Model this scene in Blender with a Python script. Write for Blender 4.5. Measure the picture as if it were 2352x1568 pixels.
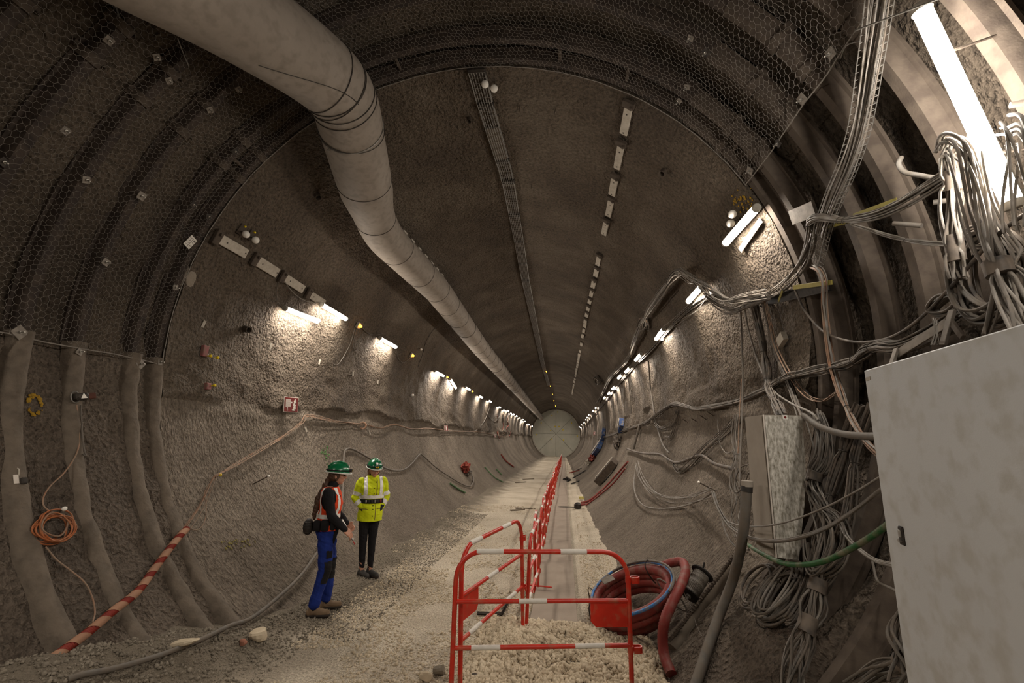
import bpy, math, random
import numpy as np
from mathutils import Vector, Matrix

# ------------------------------------------------------------------ clean start
for _o in list(bpy.data.objects):
    bpy.data.objects.remove(_o)
SC = bpy.context.scene
COL = SC.collection
PI = math.pi
RNG = random.Random(7)

# ------------------------------------------------------------------ camera (16 mm on full frame, tilted up)
FPX, CX, CY = 1045.0, 1176.0, 784.0          # focal length in pixels of the 2352x1568 frame
VPX, VPY = 1294.0, 1012.0                    # vanishing point of the tunnel axis
CAMH = 2.15
_w = np.array([(VPX-CX)/FPX, (VPY-CY)/FPX, 1.0]); _w /= np.linalg.norm(_w)
_d = np.array([0, 1.0, 0]); _d -= _w*(_d@_w); _d /= np.linalg.norm(_d)
CAMM = np.array([np.cross(_d, _w), _w, -_d])  # rows: world x, y, z in camera (right, down, forward)
CAMC = np.array([0.0, 0.0, CAMH])
cam_data = bpy.data.cameras.new('camera')
cam_data.sensor_width = 36.0
cam_data.lens = FPX/2352.0*36.0
cam_data.clip_start = 0.05
cam_data.clip_end = 300
cam = bpy.data.objects.new('camera', cam_data)
COL.objects.link(cam)
_m = np.eye(4)
_m[:3, 0] = CAMM[:, 0]; _m[:3, 1] = -CAMM[:, 1]; _m[:3, 2] = -CAMM[:, 2]; _m[:3, 3] = CAMC
cam.matrix_world = Matrix(_m.tolist())
SC.camera = cam

# ------------------------------------------------------------------ world, exposure
world = bpy.data.worlds.new('world'); SC.world = world
world.use_nodes = True
world.node_tree.nodes['Background'].inputs['Color'].default_value = (0.02, 0.018, 0.016, 1)
world.node_tree.nodes['Background'].inputs['Strength'].default_value = 0.2
SC.view_settings.view_transform = 'Standard'
SC.view_settings.look = 'None'
SC.view_settings.gamma = 1.0
SC.view_settings.use_curve_mapping = False
SC.view_settings.exposure = 2.15
cy = SC.cycles
cy.max_bounces = 4; cy.diffuse_bounces = 3; cy.glossy_bounces = 2; cy.transmission_bounces = 2; cy.transparent_max_bounces = 4
cy.caustics_reflective = False; cy.caustics_refractive = False
cy.use_adaptive_sampling = True; cy.adaptive_threshold = 0.035; cy.adaptive_min_samples = 16
LAMP_E = 52.0          # emission of the tunnel luminaires

# ------------------------------------------------------------------ the tunnel's own coordinates
AX, AZ, RT = -1.13, 3.17, 3.73               # axis and radius of the bore (floor is z = 0)
YR, YE = 4.97, 72.0                          # mouth of the lined bore, end bulkhead
RC = RT+0.24                                 # radius of the widened chamber behind the ribs

def ray(x, y):
    return CAMM@np.array([(x-CX)/FPX, (y-CY)/FPX, 1.0])
def onz(x, y, z=0.0):                        # the pixel's ray meets the ground
    d = ray(x, y); return CAMC+d*((z-CAMH)/d[2])
def ony(x, y, Y):                            # ... meets a cross-section of the tunnel
    d = ray(x, y); return CAMC+d*(Y/d[1])
def onw(x, y, off=0.0):                      # ... meets the wall, off metres in front of it
    d = ray(x, y); r = RT-off
    ox, oz = CAMC[0]-AX, CAMC[2]-AZ
    a = d[0]**2+d[2]**2; b = ox*d[0]+oz*d[2]; c = ox*ox+oz*oz-r*r
    return CAMC+d*((-b+math.sqrt(max(0, b*b-a*c)))/a)
def cyl(th, y, r=RT):                        # th in degrees, 0 = right, 90 = crown
    t = math.radians(th); return np.array([AX+r*math.cos(t), y, AZ+r*math.sin(t)])
def theta(p): return math.degrees(math.atan2(p[2]-AZ, p[0]-AX))
def inward(p):                               # unit vector from the wall to the axis
    v = np.array([AX-p[0], 0, AZ-p[2]]); return v/np.linalg.norm(v)

# ------------------------------------------------------------------ numpy noise
def _hash(ix, iy, seed):
    h = (ix.astype(np.int64)*374761393+iy.astype(np.int64)*668265263+seed*1442695041) & 0xffffffff
    h = ((h ^ (h >> 13))*1274126177) & 0xffffffff
    return ((h ^ (h >> 16)) & 0xffff)/65535.0
def vnoise(x, y, seed=0):
    x = np.asarray(x, float); y = np.asarray(y, float)
    ix, iy = np.floor(x), np.floor(y); fx, fy = x-ix, y-iy
    fx = fx*fx*(3-2*fx); fy = fy*fy*(3-2*fy)
    a = _hash(ix, iy, seed); b = _hash(ix+1, iy, seed); c = _hash(ix, iy+1, seed); d = _hash(ix+1, iy+1, seed)
    return (a*(1-fx)+b*fx)*(1-fy)+(c*(1-fx)+d*fx)*fy-0.5
def fbm(x, y, seed=0, octs=4):
    v = 0; a = 1.0
    for k in range(octs):
        v = v+a*vnoise(np.asarray(x)*2**k, np.asarray(y)*2**k, seed+k*17); a *= 0.5
    return v

# ------------------------------------------------------------------ mesh helpers
def catmull(pts, n=8, closed=False):
    P = [np.asarray(p, float) for p in pts]
    if len(P) < 3 and not closed:
        return np.array([P[0]+(P[-1]-P[0])*k/n for k in range(n+1)])
    out = []; N = len(P)
    segs = N if closed else N-1
    for i in range(segs):
        if closed: p0, p1, p2, p3 = P[i-1], P[i], P[(i+1) % N], P[(i+2) % N]
        else:
            p1, p2 = P[i], P[i+1]
            p0 = P[i-1] if i else 2*p1-p2
            p3 = P[i+2] if i+2 < N else 2*p2-p1
        for k in range(n):
            t = k/n
            out.append(0.5*((2*p1)+(-p0+p2)*t+(2*p0-5*p1+4*p2-p3)*t*t+(-p0+3*p1-3*p2+p3)*t**3))
    if not closed: out.append(P[-1])
    return np.array(out)

def frames(path, closed=False, up=None):
    path = np.asarray(path, float); n = len(path)
    if closed: T = np.roll(path, -1, 0)-np.roll(path, 1, 0)
    else: T = np.gradient(path, axis=0)
    T = T/np.maximum(np.linalg.norm(T, axis=1, keepdims=True), 1e-9)
    u = np.array(up if up is not None else ([0, 0, 1.0] if abs(T[0][2]) < 0.9 else [1.0, 0, 0]))
    N = np.zeros_like(T)
    for i in range(n):
        u = u-T[i]*(u@T[i]); u = u/max(np.linalg.norm(u), 1e-9); N[i] = u
    return T, N, np.cross(T, N)

class MB:
    """collects shapes; build() links them as ONE mesh object"""
    def __init__(s): s.v = []; s.f = []; s.n = 0; s.mi = []; s.cm = 0
    def add(s, V, F):
        V = np.asarray(V, float).reshape(-1, 3)
        s.v.append(V); s.f += [tuple(int(i)+s.n for i in f) for f in F]; s.mi += [s.cm]*len(F)
        s.n += len(V); return s
    def box(s, c, size, rot=None, bev=0.0):
        c = np.asarray(c, float); h = np.asarray(size, float)/2
        if bev > 0:
            b = min(bev, *(h*0.98)); V = []; F = []
            ring = [(-1, -1), (1, -1), (1, 1), (-1, 1)]
            def q(z, bx): return [(sx*(h[0]-bx), sy*(h[1]-bx), z) for sx, sy in ring]
            L = [q(-h[2], b), q(-h[2]+b, 0), q(h[2]-b, 0), q(h[2], b)]
            # chamfer the four vertical edges as well
            def ch(z, bx):
                o = []
                for k, (sx, sy) in enumerate(ring):
                    X, Y = sx*(h[0]-bx), sy*(h[1]-bx)
                    A = (X-sx*b, Y, z); B = (X, Y-sy*b, z)
                    o += ([A, B] if k in (1, 3) else [B, A])
                return o
            L = [ch(-h[2], b), ch(-h[2]+b, 0), ch(h[2]-b, 0), ch(h[2], b)]
            for l in L: V += l
            for k in range(3):
                for i in range(8):
                    j = (i+1) % 8; F.append((k*8+i, k*8+j, (k+1)*8+j, (k+1)*8+i))
            F.append(tuple(range(7, -1, -1))); F.append(tuple(range(24, 32)))
            V = np.array(V)
        else:
            V = np.array([(x, y, z) for z in (-1, 1) for x, y in ((-1, -1), (1, -1), (1, 1), (-1, 1))])*h
            F = [(3, 2, 1, 0), (4, 5, 6, 7), (0, 1, 5, 4), (1, 2, 6, 5), (2, 3, 7, 6), (3, 0, 4, 7)]
        if rot is not None: V = V@np.asarray(rot, float).T
        return s.add(V+c, F)
    def tube(s, path, r, sides=8, closed=False, caps=True, up=None):
        path = np.asarray(path, float); n = len(path)
        T, N, B = frames(path, closed, up)
        r = np.broadcast_to(np.asarray(r, float), (n,))
        a = np.arange(sides)*2*PI/sides
        V = path[:, None, :]+r[:, None, None]*(np.cos(a)[None, :, None]*N[:, None, :]+np.sin(a)[None, :, None]*B[:, None, :])
        F = []
        for i in range(n if closed else n-1):
            i2 = (i+1) % n
            for k in range(sides):
                k2 = (k+1) % sides
                F.append((i*sides+k, i*sides+k2, i2*sides+k2, i2*sides+k))
        if caps and not closed:
            F.append(tuple(range(sides-1, -1, -1))); F.append(tuple((n-1)*sides+k for k in range(sides)))
        return s.add(V.reshape(-1, 3), F)
    def bar(s, a, b, r, sides=8): return s.tube([a, b], r, sides)
    def lathe(s, prof, origin=(0, 0, 0), axis=(0, 0, 1), sides=24, cap=True):
        ax = np.asarray(axis, float); ax = ax/np.linalg.norm(ax)
        u = np.array([1.0, 0, 0]) if abs(ax[0]) < 0.9 else np.array([0, 1.0, 0])
        u = u-ax*(u@ax); u /= np.linalg.norm(u); w = np.cross(ax, u)
        a = np.arange(sides)*2*PI/sides; V = []; F = []
        for r, h in prof:
            V += [np.asarray(origin)+ax*h+r*(math.cos(t)*u+math.sin(t)*w) for t in a]
        m = len(prof)
        for i in range(m-1):
            for k in range(sides):
                k2 = (k+1) % sides; F.append((i*sides+k, i*sides+k2, (i+1)*sides+k2, (i+1)*sides+k))
        if cap:
            F.append(tuple(range(sides-1, -1, -1))); F.append(tuple((m-1)*sides+k for k in range(sides)))
        return s.add(V, F)
    def ball(s, c, r, seg=12, rings=8, rot=None):
        r = np.broadcast_to(np.asarray(r, float), (3,)); V = []; F = []
        for i in range(rings+1):
            p = PI*i/rings
            V += [(math.sin(p)*math.cos(2*PI*k/seg), math.sin(p)*math.sin(2*PI*k/seg), math.cos(p)) for k in range(seg)]
        for i in range(rings):
            for k in range(seg):
                k2 = (k+1) % seg; F.append((i*seg+k, (i+1)*seg+k, (i+1)*seg+k2, i*seg+k2))
        V = np.array(V)*r
        if rot is not None: V = V@np.asarray(rot).T
        return s.add(V+np.asarray(c, float), F)
    def prism(s, poly, o, u, v, w, t):
        """polygon (a, b) in the plane o + a*u + b*v, pushed t along w"""
        o, u, v, w = (np.asarray(q, float) for q in (o, u, v, w)); n = len(poly)
        A = [o+a*u+b*v for a, b in poly]; B = [p+w*t for p in A]
        F = [tuple(range(n-1, -1, -1)), tuple(range(n, 2*n))]+[(i, (i+1) % n, n+(i+1) % n, n+i) for i in range(n)]
        return s.add(A+B, F)
    def sweep(s, prof, path, ups, closed_prof=False):
        """prof: (side, out) pairs carried along path; ups: out direction per point"""
        path = np.asarray(path, float); T = np.gradient(path, axis=0)
        T /= np.linalg.norm(T, axis=1, keepdims=True); ups = np.asarray(ups, float)
        S = np.cross(T, ups); S /= np.linalg.norm(S, axis=1, keepdims=True)
        m = len(prof); V = []
        for i in range(len(path)): V += [path[i]+S[i]*a+ups[i]*b for a, b in prof]
        F = []
        for i in range(len(path)-1):
            for k in range(m if closed_prof else m-1):
                k2 = (k+1) % m; F.append((i*m+k, i*m+k2, (i+1)*m+k2, (i+1)*m+k))
        if closed_prof:
            F.append(tuple(range(m-1, -1, -1))); F.append(tuple((len(path)-1)*m+k for k in range(m)))
        return s.add(V, F)
    def mesh(s, name, mats, base=None, smooth=None):
        V = np.concatenate(s.v) if s.v else np.zeros((0, 3))
        if base is not None: V = V-np.asarray(base)
        me = bpy.data.meshes.new(name)
        me.from_pydata(V.tolist(), [], s.f)
        for m in (mats if isinstance(mats, (list, tuple)) else [mats]): me.materials.append(m)
        if any(s.mi): me.polygons.foreach_set('material_index', s.mi)
        if smooth is not None and smooth > 0:
            me.polygons.foreach_set('use_smooth', [True]*len(me.polygons))
            if smooth < 180:
                me.set_sharp_from_angle(angle=math.radians(smooth))
        me.update(); return me
    def build(s, name, mats, parent=None, smooth=40, at=None):
        """at: world point to subtract (mesh stored relative to it)"""
        if parent is not None and at is None: at = parent.get('_base')
        me = s.mesh(name, mats, at, smooth)
        o = bpy.data.objects.new(name, me); COL.objects.link(o)
        if parent is not None: o.parent = parent
        elif at is not None: o.location = Vector(tuple(float(q) for q in at))
        return o

def tag(o, label, cat, group=None):
    o['label'] = label; o['category'] = cat
    if group: o['group'] = group
    return o
def structure(o, label=None):
    o['kind'] = 'structure'
    if label: o['label'] = label
    return o
BASES = {}
def thing(name, label, cat, base=(0, 0, 0), group=None, rot=None):
    o = bpy.data.objects.new(name, None); COL.objects.link(o)
    o.empty_display_size = 0.1
    o.location = tuple(float(q) for q in base)
    if rot is not None: o.rotation_euler = rot
    return tag(o, label, cat, group)
def part(mb, name, mat, parent, smooth=40, world=True):
    """mesh given in world coordinates (world) or in the thing's own (not world)"""
    base = None
    if world:
        p = np.zeros(3); q = parent
        while q is not None: p = p+np.array(q.location); q = q.parent
        base = p
    me = mb.mesh(name, mat, base, smooth)
    o = bpy.data.objects.new(name, me); COL.objects.link(o); o.parent = parent
    return o
def dup(root, loc=None, rot=None, label=None, group=None, scale=None):
    r = root.copy(); COL.objects.link(r)
    if loc is not None: r.location = tuple(float(q) for q in loc)
    if rot is not None: r.rotation_euler = rot
    if scale is not None: r.scale = scale
    if label: r['label'] = label
    if group: r['group'] = group
    for ch in list(root.children):
        c = ch.copy(); COL.objects.link(c); c.parent = r
        for g in list(ch.children):
            d = g.copy(); COL.objects.link(d); d.parent = c
    return r
def rotz(a): c, s = math.cos(a), math.sin(a); return np.array([[c, -s, 0], [s, c, 0], [0, 0, 1.0]])
def basis(x, y, z): return np.array([x, y, z], float).T
def unit(v): v = np.asarray(v, float); return v/np.linalg.norm(v)
def wallframe(p):
    """columns: along the wall (circumference, upwards), along the tunnel, out of the wall"""
    n = inward(p); y = np.array([0, 1.0, 0]); u = np.cross(y, n)
    if u[2] < 0: u = -u
    return u, y, n

# ------------------------------------------------------------------ materials
def nodes(name):
    m = bpy.data.materials.new(name); m.use_nodes = True
    t = m.node_tree; b = t.nodes['Principled BSDF']; return m, t, b
def N(t, k, **kw):
    n = t.nodes.new(k)
    for a, v in kw.items():
        if a.startswith('i_'): n.inputs[a[2:].replace('_', ' ')].default_value = v
        else: setattr(n, a, v)
    return n
def lin(c):
    c = [int(c[i:i+2], 16)/255 for i in (1, 3, 5)] if isinstance(c, str) else c
    return tuple(((x/12.92) if x <= 0.04045 else ((x+0.055)/1.055)**2.4) for x in c)+(1.0,)
def mat(name, col, col2=None, scale=6.0, rough=0.8, metal=0.0, bump=0.0, bscale=40.0, dust=None, dustamt=0.4, spec=0.3, detail=5.0, stretch=None, coord='Object'):
    m, t, b = nodes(name)
    b.inputs['Roughness'].default_value = rough; b.inputs['Metallic'].default_value = metal
    b.inputs['Specular IOR Level'].default_value = spec
    tc = N(t, 'ShaderNodeTexCoord'); src = tc.outputs[coord]
    if stretch:
        mp = N(t, 'ShaderNodeMapping'); mp.inputs['Scale'].default_value = stretch
        t.links.new(src, mp.inputs['Vector']); src = mp.outputs['Vector']
    if col2 is None:
        b.inputs['Base Color'].default_value = lin(col); out = None
    else:
        n = N(t, 'ShaderNodeTexNoise'); n.inputs['Scale'].default_value = scale; n.inputs['Detail'].default_value = detail
        n.inputs['Roughness'].default_value = 0.6
        t.links.new(src, n.inputs['Vector'])
        r = N(t, 'ShaderNodeValToRGB'); r.color_ramp.elements[0].position = 0.34; r.color_ramp.elements[1].position = 0.66
        r.color_ramp.elements[0].color = lin(col); r.color_ramp.elements[1].color = lin(col2)
        t.links.new(n.outputs['Fac'], r.inputs['Fac']); out = r.outputs['Color']
    if dust:
        n2 = N(t, 'ShaderNodeTexNoise'); n2.inputs['Scale'].default_value = 11.0; n2.inputs['Detail'].default_value = 6.0
        t.links.new(src, n2.inputs['Vector'])
        mr = N(t, 'ShaderNodeMapRange'); mr.inputs['From Min'].default_value = 0.62-dustamt*0.5; mr.inputs['From Max'].default_value = 0.75-dustamt*0.3
        t.links.new(n2.outputs['Fac'], mr.inputs['Value'])
        mx = N(t, 'ShaderNodeMix', data_type='RGBA'); mx.inputs['B'].default_value = lin(dust)
        if out is None: mx.inputs['A'].default_value = lin(col)
        else: t.links.new(out, mx.inputs['A'])
        t.links.new(mr.outputs['Result'], mx.inputs['Factor']); out = mx.outputs['Result']
    if out is not None: t.links.new(out, b.inputs['Base Color'])
    if bump:
        n3 = N(t, 'ShaderNodeTexNoise'); n3.inputs['Scale'].default_value = bscale; n3.inputs['Detail'].default_value = 4.0
        t.links.new(src, n3.inputs['Vector'])
        bp = N(t, 'ShaderNodeBump'); bp.inputs['Strength'].default_value = min(1.0, bump); bp.inputs['Distance'].default_value = 0.01
        t.links.new(n3.outputs['Fac'], bp.inputs['Height']); t.links.new(bp.outputs['Normal'], b.inputs['Normal'])
    return m
def emit(name, col, strength):
    m, t, b = nodes(name)
    b.inputs['Base Color'].default_value = lin(col)
    b.inputs['Emission Color'].default_value = lin(col); b.inputs['Emission Strength'].default_value = strength
    return m

def rockmat(name, c1, c2, c3, bump_mid=0.03, bump_fine=0.008, stretch=(1, 1, 1), fine=55.0, mid=9.0, big=0.7):
    """sprayed concrete: three tones, lumps and grain, mapped on arc length x tunnel length"""
    m, t, b = nodes(name)
    b.inputs['Roughness'].default_value = 0.92; b.inputs['Specular IOR Level'].default_value = 0.15
    uv = N(t, 'ShaderNodeUVMap'); mp = N(t, 'ShaderNodeMapping'); mp.inputs['Scale'].default_value = stretch
    t.links.new(uv.outputs['UV'], mp.inputs['Vector'])
    def noise(s, d, v=mp):
        n = N(t, 'ShaderNodeTexNoise'); n.inputs['Scale'].default_value = s; n.inputs['Detail'].default_value = d
        n.inputs['Roughness'].default_value = 0.62
        t.links.new(v.outputs[0], n.inputs['Vector']); return n
    nb = noise(big, 3, uv); nm = noise(mid, 2); nf = noise(fine, 2)
    r = N(t, 'ShaderNodeValToRGB'); e = r.color_ramp.elements
    e[0].position = 0.33; e[0].color = lin(c1); e[1].position = 0.68; e[1].color = lin(c3)
    k = e.new(0.5); k.color = lin(c2)
    t.links.new(nb.outputs['Fac'], r.inputs['Fac'])
    mr = N(t, 'ShaderNodeMapRange'); mr.inputs['From Min'].default_value = 0.3; mr.inputs['From Max'].default_value = 0.7
    mr.inputs['To Min'].default_value = 0.6; mr.inputs['To Max'].default_value = 1.32
    t.links.new(nf.outputs['Fac'], mr.inputs['Value'])
    mx = N(t, 'ShaderNodeMix', data_type='RGBA', blend_type='MULTIPLY'); mx.inputs['Factor'].default_value = 1.0
    t.links.new(r.outputs['Color'], mx.inputs['A']); t.links.new(mr.outputs['Result'], mx.inputs['B'])
    t.links.new(mx.outputs['Result'], b.inputs['Base Color'])
    b1 = N(t, 'ShaderNodeBump'); b1.inputs['Strength'].default_value = 1.0; b1.inputs['Distance'].default_value = bump_mid
    b2 = N(t, 'ShaderNodeBump'); b2.inputs['Strength'].default_value = 1.0; b2.inputs['Distance'].default_value = bump_fine
    t.links.new(nm.outputs['Fac'], b1.inputs['Height']); t.links.new(nf.outputs['Fac'], b2.inputs['Height'])
    t.links.new(b1.outputs['Normal'], b2.inputs['Normal']); t.links.new(b2.outputs['Normal'], b.inputs['Normal'])
    return m
# ================================================================== materials used widely
M = {}
M['shot'] = rockmat('sprayed_concrete', '#4e453c', '#594f44', '#665c50', 0.06, 0.05, fine=22.0, mid=6.0)
M['shotlow'] = rockmat('dusty_lower_wall', '#60574c', '#6c6257', '#776d61', 0.06, 0.04, stretch=(0.7, 1.15, 1), fine=24.0, mid=5.0)
M['chamber'] = rockmat('dark_sprayed_concrete', '#3f372f', '#4e453b', '#5b5146', 0.07, 0.035, mid=6.0, fine=24.0)
M['dusty'] = rockmat('dusty_rough_wall', '#544b42', '#5f554b', '#6a6055', 0.07, 0.045, mid=6.0, fine=24.0)
M['steeldusty'] = mat('dusty_arch_steel', '#574e44', '#635a4f', 9.0, 0.9, 0.0, 1.0, 28, '#6b6054', 0.5)
M['steelbrown'] = mat('dark_brown_arch_steel', '#2c2521', '#3a312b', 3.0, 0.8, 0.1, 0.2, 60, '#443a32', 0.4)
M['floor'] = rockmat('pale_limestone_grit', '#aca08d', '#bcb09d', '#c9beab', 0.03, 0.03, mid=12.0, fine=45.0)
def ground_cover(m):
    t = m.node_tree; b = t.nodes['Principled BSDF']; lk = b.inputs['Base Color'].links[0]; src = lk.from_socket
    uv = N(t, 'ShaderNodeUVMap'); sp = N(t, 'ShaderNodeSeparateXYZ'); t.links.new(uv.outputs['UV'], sp.inputs[0])
    nz = N(t, 'ShaderNodeTexNoise'); nz.inputs['Scale'].default_value = 1.6; nz.inputs['Detail'].default_value = 4.0; t.links.new(uv.outputs['UV'], nz.inputs['Vector'])
    ad = N(t, 'ShaderNodeMath', operation='MULTIPLY_ADD'); ad.inputs[1].default_value = 1.1; t.links.new(nz.outputs['Fac'], ad.inputs[0]); t.links.new(sp.outputs['X'], ad.inputs[2])
    mr = N(t, 'ShaderNodeMapRange'); mr.inputs['From Min'].default_value = -1.75; mr.inputs['From Max'].default_value = -2.45; t.links.new(ad.outputs[0], mr.inputs['Value'])
    mx = N(t, 'ShaderNodeMix', data_type='RGBA'); mx.inputs['B'].default_value = lin('#6e6558'); t.links.new(src, mx.inputs['A']); t.links.new(mr.outputs['Result'], mx.inputs['Factor']); t.links.new(mx.outputs['Result'], b.inputs['Base Color'])
ground_cover(M['floor'])
M['steel'] = mat('dusty_rusty_steel', '#3f362e', '#4a4037', 3.0, 0.85, 0.0, 0.2, 60, '#52483e', 0.5)
M['steeldark'] = mat('dark_steel', '#2b2724', '#46403a', 8.0, 0.6, 0.5, 0.1)
M['galv'] = mat('galvanised_steel', '#7c7872', '#9c978f', 20.0, 0.5, 0.6, 0.05)
M['wire'] = mat('net_wire', '#7d776f', '#958e85', 30.0, 0.6, 0.2)
M['plate'] = mat('anchor_plate_steel', '#6e665d', '#8a8278', 14.0, 0.6, 0.4, 0.1)
M['bolt'] = mat('bright_bolt', '#a5a097', None, rough=0.4, metal=0.8)
M['duct'] = mat('grey_duct_sheeting', '#857b70', '#8f857a', 1.5, 0.72, 0, 0.12, 25, '#7d7368', 0.3, spec=0.25)
M['strap'] = mat('dark_strap', '#2f2a26', '#453f38', 9.0, 0.8)
M['cable'] = mat('grey_dusty_cable', '#57524c', '#6b665f', 9.0, 0.7, 0, 0.05, 60, '#665d53', 0.5)
M['cabledark'] = mat('dark_dusty_cable', '#3b3733', '#57504a', 9.0, 0.7, 0, 0.05, 60, '#6d6257', 0.45)
M['cablelight'] = mat('pale_cable', '#7b756e', '#8b857d', 9.0, 0.6, 0, 0, 60, '#70685d', 0.35)
M['orange'] = mat('dusty_orange_cable', '#93694f', '#9c7a63', 9.0, 0.7, 0, 0, 60, '#85715f', 0.6)
M['orangebright'] = mat('orange_cable', '#a35c34', '#99694a', 9.0, 0.6)
M['red'] = mat('red_barrier_paint', '#c22a14', '#b32411', 9.0, 0.42, 0, 0.03, 80, '#a8583f', 0.2, spec=0.5)
M['white'] = mat('white_band', '#d9d4cb', '#c9c3b8', 12.0, 0.5)
M['pale'] = mat('pale_plastic', '#b9b1a4', '#a39a8c', 14.0, 0.7, 0, 0.05)
M['yellow'] = mat('yellow_cap', '#e0c31c', None, rough=0.5)
M['lamp'] = emit('lamp_diffuser', (1.0, 0.955, 0.9), LAMP_E)
M['lamp'].cycles.emission_sampling = 'FRONT'
M['lampnear'] = emit('near_lamp_diffuser', (1.0, 0.97, 0.93), LAMP_E*0.55); M['lampnear'].cycles.emission_sampling = 'FRONT'
M['lampbody'] = mat('lamp_housing', '#a8a296', '#8f897e', 10.0, 0.6)
M['amber'] = emit('amber_lens', (1.0, 0.62, 0.12), 5.0)
M['amber'].cycles.emission_sampling = 'NONE'
M['ball'] = mat('white_survey_ball', '#e6e1d8', None, rough=0.45)

# ================================================================== lining, chamber, end wall, floor
def gridmesh(name, V, nu, nv, U, mats, mi=None, flip=False):
    idx = np.arange(nu*nv).reshape(nv, nu)
    a = idx[:-1, :-1].ravel(); b = idx[:-1, 1:].ravel(); c = idx[1:, 1:].ravel(); d = idx[1:, :-1].ravel()
    F = np.stack([a, b, c, d] if not flip else [d, c, b, a], 1)
    me = bpy.data.meshes.new(name)
    me.vertices.add(nu*nv); me.vertices.foreach_set('co', V.reshape(-1).astype(np.float32))
    nf = len(F)
    me.loops.add(nf*4); me.loops.foreach_set('vertex_index', F.reshape(-1).astype(np.int32))
    me.polygons.add(nf)
    me.polygons.foreach_set('loop_start', np.arange(0, nf*4, 4, dtype=np.int32))
    me.polygons.foreach_set('loop_total', np.full(nf, 4, dtype=np.int32))
    for m in mats: me.materials.append(m)
    if mi is not None: me.polygons.foreach_set('material_index', mi.reshape(-1).astype(np.int32))
    me.polygons.foreach_set('use_smooth', np.ones(nf, dtype=bool))
    uv = me.uv_layers.new(name='UVMap')
    uv.data.foreach_set('uv', U.reshape(-1, 2)[F.reshape(-1)].reshape(-1).astype(np.float32))
    me.update(calc_edges=True); me.validate()
    o = bpy.data.objects.new(name, me); COL.objects.link(o); return o

def sstep(a, b, x): t = np.clip((x-a)/(b-a), 0, 1); return t*t*(3-2*t)

def kick(T, Y):
    return 2.62+0.30*fbm(np.asarray(Y)*0.7, np.where(np.asarray(T) > 90, 3.3, 8.7), 5, 3)
def wall_disp(T, Y):
    """how far the lining stands in from the nominal bore (T degrees, Y metres)"""
    s = np.radians(T)*RT; Z = AZ+RT*np.sin(np.radians(T))
    edge = kick(T, Y)
    up = sstep(edge-0.03, edge+0.05, Z)
    d = 0.05*fbm(s*0.9, Y*0.9, 1, 3)*(0.35+0.65*up)+0.022*fbm(s*5, Y*5, 9, 3)*up
    d += up*0.075*np.exp(-np.clip(Z-edge, 0, 9)/0.7)*(1+0.9*fbm(Y*1.4, s*1.1, 31, 3))   # bulge over the kicker joint
    d += up*0.13*np.exp(-np.clip(Z-edge, 0, 9)/0.55)*fbm(Y*0.9+Z*0.6, Z*2.2+np.sign(s), 33, 4)
    low = (1-up)
    d += low*(0.014*fbm(s*0.7, Y*5.0, 12, 3)+0.03*fbm(s*0.6, Y*0.7, 14, 3))
    led = sstep(2.34, 2.38, Z)*(1-sstep(2.50, 2.54, Z)); d += led*0.014*(Y > 5.1)
    # spray rings: small steps and grooves every 1.25 m
    q = (Y-5.62)/1.27; k = np.floor(q); fr = (q-k)*1.27
    j = 0.02*fbm(s*0.6, k, 3, 2)
    st = _hash(k, k*0+3, 77)-0.5
    d += up*(st*0.022-0.012*np.exp(-((fr-0.03-j)/0.02)**2)+0.010*np.exp(-((fr-0.10-j)/0.05)**2))
    return d

def lining(name, y0, y1, dy, ds):
    T = np.linspace(-90, 270, int(2*PI*RT/ds)+1); Y = np.linspace(y0, y1, int((y1-y0)/dy)+1)
    TT, YY = np.meshgrid(T, Y)
    r = RT-wall_disp(TT, YY); r[:, -1] = r[:, 0]
    V = np.stack([AX+r*np.cos(np.radians(TT)), YY, AZ+r*np.sin(np.radians(TT))], -1)
    U = np.stack([np.radians(TT)*RT, YY], -1)
    Z = AZ+RT*np.sin(np.radians(TT)); mi = (Z < kick(TT, YY)+0.03)[:-1, :-1]
    return structure(gridmesh(name, V, len(T), len(Y), U, [M['shot'], M['shotlow']], mi),
                     'sprayed concrete lining of the round tunnel bore')
wall_lining = lining('wall_bore', YR, 22.0, 0.055, 0.055)
lf = lining('wall_bore_far', 22.0, YE+0.2, 0.25, 0.10); lf.parent = wall_lining; lf.name = 'lining_stretch'; del lf['kind'], lf['label']

def chamber_r(TT, YY):
    s = np.radians(TT)*RT
    left_low = sstep(176, 186, TT)
    upl = sstep(75, 115, TT)
    r = RC+0.02-0.12*upl*(1-left_low)-0.225*left_low-0.13*sstep(-2, -16, TT)-0.085*fbm(s*1.0, YY*1.0, 21, 4)-0.03*fbm(s*5, YY*5, 25, 2)
    r -= 0.05*sstep(-60, -75, TT)+0.15*sstep(-27, -42, TT)*sstep(3.7, 3.9, YY)
    return r
T = np.linspace(-90, 270, 380); Y = np.linspace(-6.0, YR+0.03, 170)
TT, YY = np.meshgrid(T, Y); r = chamber_r(TT, YY); r[:, -1] = r[:, 0]
V = np.stack([AX+r*np.cos(np.radians(TT)), YY, AZ+r*np.sin(np.radians(TT))], -1)
structure(gridmesh('wall_chamber', V, len(T), len(Y), np.stack([np.radians(TT)*RT, YY], -1), [M['chamber'], M['dusty']], ((TT > 183) | (TT < -14))[:-1, :-1]),
          'rough dark sprayed concrete between the steel arches')
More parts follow.
